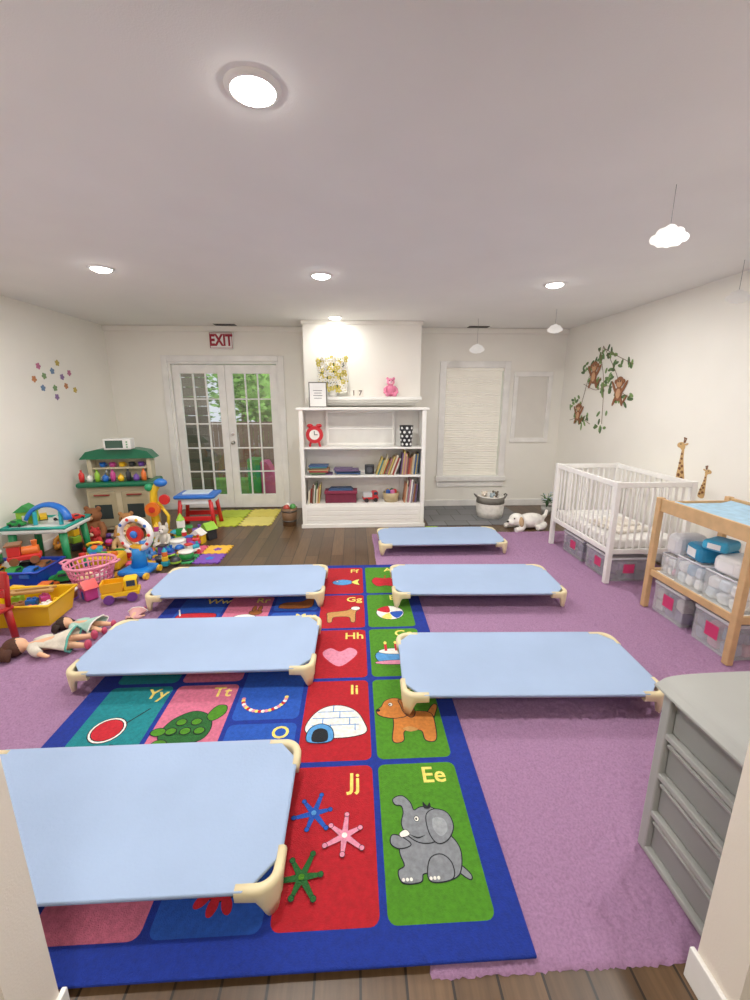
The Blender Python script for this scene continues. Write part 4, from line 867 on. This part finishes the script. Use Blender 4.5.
rr=random.Random(33)
kinds=['toy_tower','stacking_rings','toy_train','toy_ball','toy_drum','toy_phone','toy_house','toy_pot']; used=set(); placed=0
for it in range(20000):
    if placed>=62: break
    x=rr.uniform(-3.28,-1.72); y=rr.uniform(3.28,5.02)
    if x>-1.95 and y<3.9: continue
    if y<3.9 and x>-2.14 : continue
    s=rr.uniform(.72,1.15) if it<6000 else rr.uniform(.55,.85); r=.072*s
    if any(math.hypot(x-a,y-b)<r+q for a,b,q in occ): continue
    if any(x0-r<x<x1+r and y0-r<y<y1+r for x0,x1,y0,y1 in rects): continue
    kd=kinds[rr.randrange(8)]; c=rr.randrange(12)
    if (kd,c) in used: continue
    used.add((kd,c)); occ.append((x,y,r)); placed+=1
    onfoam=(-2.46-r<x<-1.36+r and 4.0-r<y<4.57+r)
    z=.016 if y<3.8 else (.0145 if onfoam else 0)
    where='on the foam mat' if onfoam else ('on the purple rug behind the pink basket' if y<3.8 else ('in the toy heap by the kitchen' if y>4.4 else 'in the toy heap near the yellow tray'))
    toy(kd,(x,y,z),s,tc[c],'%s %s %s'%(tc[c][1],kd.replace('_',' '),where),rr.uniform(-.8,.8),'loose toys in the heap')
p=onz(115,606,0); truck((p.x+.02,p.y+.08,.018),1.35,'f4c410','ecac14','yellow toy truck on the rug near the dolls',R(20),'6a3a8a')
rc=thing('toddler_chair','red plastic toddler chair cropped at the left edge','chair',(-2.46,2.58,.014),R(-10))
RP=pl('b01c18')
MB().box((0,0,.24),(.3,.28,.03),bev=.012).build('seat',RP,rc)
for x in(-1,1):
    for y in(-1,1): MB().tube([(x*.12,y*.11,.24),(x*.13,y*.12,0)],[.024,.02],10).build('leg',RP,rc)
MB().box((-.0,.125,.43),(.3,.025,.12),rot=(R(-6),0,0),bev=.01).box((0,.12,.33),(.3,.022,.05),rot=(R(-6),0,0),bev=.01).tube([(-.135,.11,.25),(-.135,.135,.46)],.016,8).tube([(.135,.11,.25),(.135,.135,.46)],.016,8).build('backrest',RP,rc)
# dolls
def doll(loc,rz,s,dress,hair,label,skin='e8b48e',trim='f4f0e8'):
    t=thing('doll',label,'doll',loc,rz)
    b=MB(); b.ell((0,0,.055*s),(.055*s,.05*s,.052*s)).tube([(.045*s,0,.045*s),(.08*s,0,.042*s),(.2*s,0,.045*s)],[.02*s,.03*s,.045*s],12)
    for q in(-1,1):
        b.tube([(.09*s,q*.03*s,.045*s),(.13*s,q*.09*s,.035*s),(.19*s,q*.12*s,.025*s)],[.02*s,.017*s,.013*s],10).ell((.2*s,q*.125*s,.022*s),(.02*s,.012*s,.01*s))
        b.tube([(.2*s,q*.025*s,.04*s),(.3*s,q*.045*s,.035*s),(.39*s,q*.06*s,.024*s)],[.03*s,.024*s,.017*s],10).ell((.4*s,q*.062*s,.032*s),(.014*s,.018*s,.03*s))
    b.ell((0,-.0,.104*s),(.008*s,.007*s,.009*s)); b.build('body',mat(skin,.5),t,remesh=.0055*s,smooth=2)
    h=MB(); h.ell((-.022*s,0,.050*s),(.064*s,.066*s,.060*s)); rr=random.Random(2)
    for k in range(18): 
        a=R(-85+170*k/17); h.tube([(-.04*s*math.cos(a)-.02*s,.055*s*math.sin(a),.06*s),(-.07*s*math.cos(a)-.02*s,.08*s*math.sin(a),.04*s),(-.10*s*math.cos(a),.11*s*math.sin(a),.014*s)],[.022*s,.02*s,.01*s],6)
    h.build('hair',mat(hair,.8,.6,90,.2,30),t)
    d=MB(); n=24; vs=[];fs=[]
    prof=((.065,.034),(.10,.046),(.15,.05),(.2,.07),(.26,.10),(.31,.125))
    for i,(x,r) in enumerate(prof):
        for k in range(n):
            a=2*PI*k/n; w=1+(.09*math.cos(a*6) if i>2 else 0); vs.append((x*s,math.cos(a)*r*w*s,max(.004,(.05+math.sin(a)*r*.5*w)*s)))
    for i in range(len(prof)-1):
        for k in range(n): fs.append([i*n+k,i*n+(k+1)%n,(i+1)*n+(k+1)%n,(i+1)*n+k])
    d.add(vs,fs,sm=True)
    for q in(-1,1): d.tube([(.085*s,q*.03*s,.048*s),(.12*s,q*.075*s,.04*s),(.15*s,q*.1*s,.034*s)],[.028*s,.030*s,.024*s],10)
    d.build('dress',fab(dress),t)
    MB().tube([(.305*s,math.cos(a)*.125*s*(1+.09*math.cos(a*6)),max(.006,(.05+math.sin(a)*.063)*s)) for a in [2*PI*k/36 for k in range(36)]],.007*s,6,True).build('hem',fab(trim),t)
    for q in(-1,1): MB().ell((.405*s,q*.062*s,.03*s),(.022*s,.024*s,.034*s)).build('shoe',pl('c84a6a'),t)
    f=MB(); [f.ell((.002*s,q*.02*s,.104*s),(.006*s,.005*s,.003*s),n=8,mi=0) for q in(-1,1)]; f.ell((.028*s,0,.094*s),(.004*s,.010*s,.003*s),mi=1,n=8); f.build('face_features',[mat('2a2a34',.3),mat('b8504c',.5)],t)
    return t
doll((-2.16,2.50,.017),R(14),1.0,'dcd4c4','4a2818','doll with dark brown hair and cream dress lying nearest the front',trim='5aa89a')
doll((-2.06,2.80,.017),R(-6),.78,'a8ccc0','2c1a12','dark haired doll in pale green dress lying behind the cream doll')
doll((-1.64,2.84,.017),R(96),.5,'d8a0a0','5a3418','small doll in pale pink dress beside the yellow truck')
# ================================================================= WALL STICKERS
def on_left(px,py): return onx(px,py,XL)
ML=Matrix(((0,0,1,0),(1,0,0,0),(0,1,0,0),(0,0,0,1)))
def ellp(cx,cy,rx,ry,rot=0,n=18): return [(cx+rx*math.cos(t)*math.cos(rot)-ry*math.sin(t)*math.sin(rot),cy+rx*math.cos(t)*math.sin(rot)+ry*math.sin(t)*math.cos(rot)) for t in [2*PI*k/n for k in range(n)]]
fcols=[('b8688a','pink'),('c08050','orange'),('7a9a68','green'),('6a86a8','blue'),('c0a850','yellow'),('86689a','purple')]
pos=[(38,366),(34,379),(44,376),(52,371),(57,363),(62,377),(69,373),(66,386),(55,388),(43,388),(75,390),(57,397)]
for i,(px,py) in enumerate(pos):
    p=on_left(px,py); c=fcols[i%6]; r=.034
    b=MB()
    for k in range(5): a=k*2*PI/5+i; b.prism(ellp(math.cos(a)*r*.6,math.sin(a)*r*.6,r*.48,r*.40,a,12),.0025+.0002*k,ML)
    b.prism(ellp(0,0,r*.4,r*.4,0,12),.0038,ML)
    tag(b.build('flower_sticker',mat(c[0],.6),loc=(XL+.0005,p.y,p.z)),'%s flower sticker on the left wall, %s'%(c[1],['top left','lower left, under the top one','left of centre','upper centre','highest one','centre right','upper right','right of centre','lower centre','bottom left','farthest right','lowest one'][i]),'wall sticker','flower stickers on the left wall')
MR=Matrix(((0,0,-1,0),(-1,0,0,0),(0,1,0,0),(0,0,0,1)))
def Rw(px,py): return onx(px,py,XR)
rr=random.Random(8)
lp=Rw(600,388); b=MB(); sp=[]
clusters=[(604,352,7),(612,354,7),(598,362,8),(588,368,9),(590,380,9),(600,384,9),(608,374,7),(618,366,5),(628,362,4),(610,384,8),(618,398,9),(627,400,6),(606,392,6),(577,400,6),(573,410,5),(580,422,8),(587,416,5),(600,428,6),(603,418,3)]
for px,py,n_ in clusters:
    for k in range(n_):
        q=Rw(px+rr.uniform(-5,5),py+rr.uniform(-5,5)); dy=-(q.y-lp.y); dz=q.z-lp.z
        b.prism(ellp(dy,dz,.042*rr.uniform(.7,1.2),.018,rr.uniform(0,3.1)),.0015+.00012*len(sp)%.004,MR,mi=rr.randrange(3)); sp.append(1)
def vine(pts,r=.003,mi=3):
    P=[Rw(*p) for p in pts]; P=cat([(0.0,p.y-lp.y,p.z-lp.z) for p in P],5,False); b.tube([(-.004,y,z) for x,y,z in P],r,5,mi=mi,flat=1)
vine([(604,346),(600,362),(590,376),(584,396),(576,424)]); vine([(604,346),(612,362),(618,378),(622,402)]); vine([(600,350),(604,380),(602,424)]); vine([(604,348),(618,356),(634,364)]); vine([(584,384),(596,390),(610,386),(630,398)],.003); vine([(570,420),(580,418),(590,424)],.003)
tag(b.build('vine_sticker',[mat('64844c',.6),mat('7c9c5c',.6),mat('506c40',.6),mat('7c5c44',.6)],loc=(XR-.001,lp.y,lp.z)),'leafy green hanging branch decal on the right wall','wall sticker')
def monkey(px,py,s,label):
    p=Rw(px,py); b=MB(); z=[.002]
    def a(pts,mi): b.prism(pts,z[0],MR,mi); z[0]+=.0006
    a(ellp(0,-.1*s,.08*s,.1*s),0); a(ellp(0,.05*s,.085*s,.075*s),0); a(ellp(-.085*s,.06*s,.03*s,.03*s),0); a(ellp(.085*s,.06*s,.03*s,.03*s),0)
    for q in(-1,1): a(ellp(q*.11*s,-.02*s,.022*s,.11*s,R(q*-35)),0); a(ellp(q*.08*s,-.2*s,.022*s,.07*s,R(q*25)),0)
    a(ellp(.15*s,-.18*s,.012*s,.08*s,R(-40)),0)
    a(ellp(0,.03*s,.055*s,.045*s),1); a(ellp(0,-.1*s,.045*s,.065*s),1)
    for q in(-1,1): a(ellp(q*.022*s,.06*s,.01*s,.013*s,n=8),2)
    tag(b.build('monkey_sticker',[mat('966240',.6),mat('d4a47c',.6),mat('1c1614',.5)],loc=(XR-.008,p.y,p.z)),label,'wall sticker','monkey stickers on the right wall')
monkey(595,370,.85,'brown monkey sticker at the top of the right wall decal')
monkey(620,386,.85,'brown monkey sticker right of the branches')
monkey(579,410,.72,'brown monkey sticker at the lower left of the decal')
def giraffe(px,py,s,label,fl=1):
    p=Rw(px,py); b=MB(); z=[.002]
    def a(pts,mi): b.prism([(fl*x*s,y*s) for x,y in pts][::fl],z[0],MR,mi); z[0]+=.0006
    a(cat([(-.06,-.3),(-.05,0),(-.035,.2),(0,.22),(.02,.05),(.06,-.1),(.1,-.3)],4),0)
    a(cat([(-.03,.17),(-.07,.2),(-.13,.22),(-.14,.26),(-.09,.29),(-.03,.29),(.01,.25),(.01,.2)],4),0)
    a(ellp(-.02,.32,.008,.035),1); a(ellp(.005,.315,.008,.035,R(-15)),1); a(ellp(-.02,.36,.014,.012),1); a(ellp(.012,.352,.014,.012),1)
    a(ellp(.035,.27,.035,.014,R(25)),0); a(ellp(-.07,.265,.008,.01),2)
    for x,y,r in((-.02,.12,.016),(-.01,.05,.018),(-.03,-.02,.018),(.02,-.06,.02),(-.02,-.1,.022),(.04,-.15,.022),(-.02,-.2,.024),(.05,-.24,.022)): a(cat([(x-r,y),(x,y+r*1.1),(x+r,y+r*.2),(x+r*.3,y-r)],2),1)
    tag(b.build('giraffe_sticker',[mat('cfa870',.6),mat('7c5030',.6),mat('1c1614',.5)],loc=(XR-.001,p.y,p.z)),label,'wall sticker','giraffe stickers on the right wall')
giraffe(682,462,.62,'taller giraffe sticker on the right wall above the crib end'); giraffe(704,483,.42,'smaller giraffe sticker low on the right wall by the changing table',-1)
# ================================================================= CLOUD MOBILES
def cloud(px,py,yp,s,label):
    r=ray(px,py); t=yp/r.y; p=Vector((r.x*t,r.y*t,CH+r.z*t)); L=ZC-p.z
    o=thing('cloud_mobile',label,'paper cloud',(p.x,p.y,ZC),R(-25),'paper clouds hanging from the ceiling')
    MX=Matrix.Rotation(R(90),4,'X')
    for q,(sc,off) in enumerate(((1,-.006),(.82,.006))):
        outl=[]
        for cx,cz,cr_,a0,a1 in((-.062,-.008,.024,230,90),(-.034,.014,.028,170,60),(.002,.024,.032,150,30),(.038,.012,.027,110,0),(.064,-.010,.022,80,-70),(.034,-.024,.024,-20,-150),(-.004,-.028,.024,-30,-150),(-.038,-.024,.022,-40,-150)):
            for k in range(7): an=R(a0+(a1-a0)*k/6); outl.append(((cx+cr_*math.cos(an))*s*sc,(cz+cr_*math.sin(an))*s*sc-L))
        MB().prism(outl[::-1],.003,Matrix.Translation((0,off*s+.0015,0))@MX).build('paper_layer',mat('f6f6f3' if q==0 else 'e6e6e2',.9),o)
    MB().cyl((0,0,0),(0,0,.05*s-L),.0016,n=6).build('string',mat('8c8c8c',.6),o)
cloud(669,237,2.18,.95,'nearest white paper cloud hanging from the ceiling on the right')
cloud(555,329,4.9,.95,'small white paper cloud hanging before the back right corner')
cloud(738,297,3.2,.9,'white paper cloud at the right edge of the photo')
cloud(477,349,5.5,1.1,'faint white paper cloud hanging above the blind window')
# ================================================================= WORLD
wd=bpy.data.worlds.new('world'); S.world=wd; wd.use_nodes=True
bg=wd.node_tree.nodes['Background']; bg.inputs[0].default_value=(.85,.93,1,1); bg.inputs[1].default_value=.8
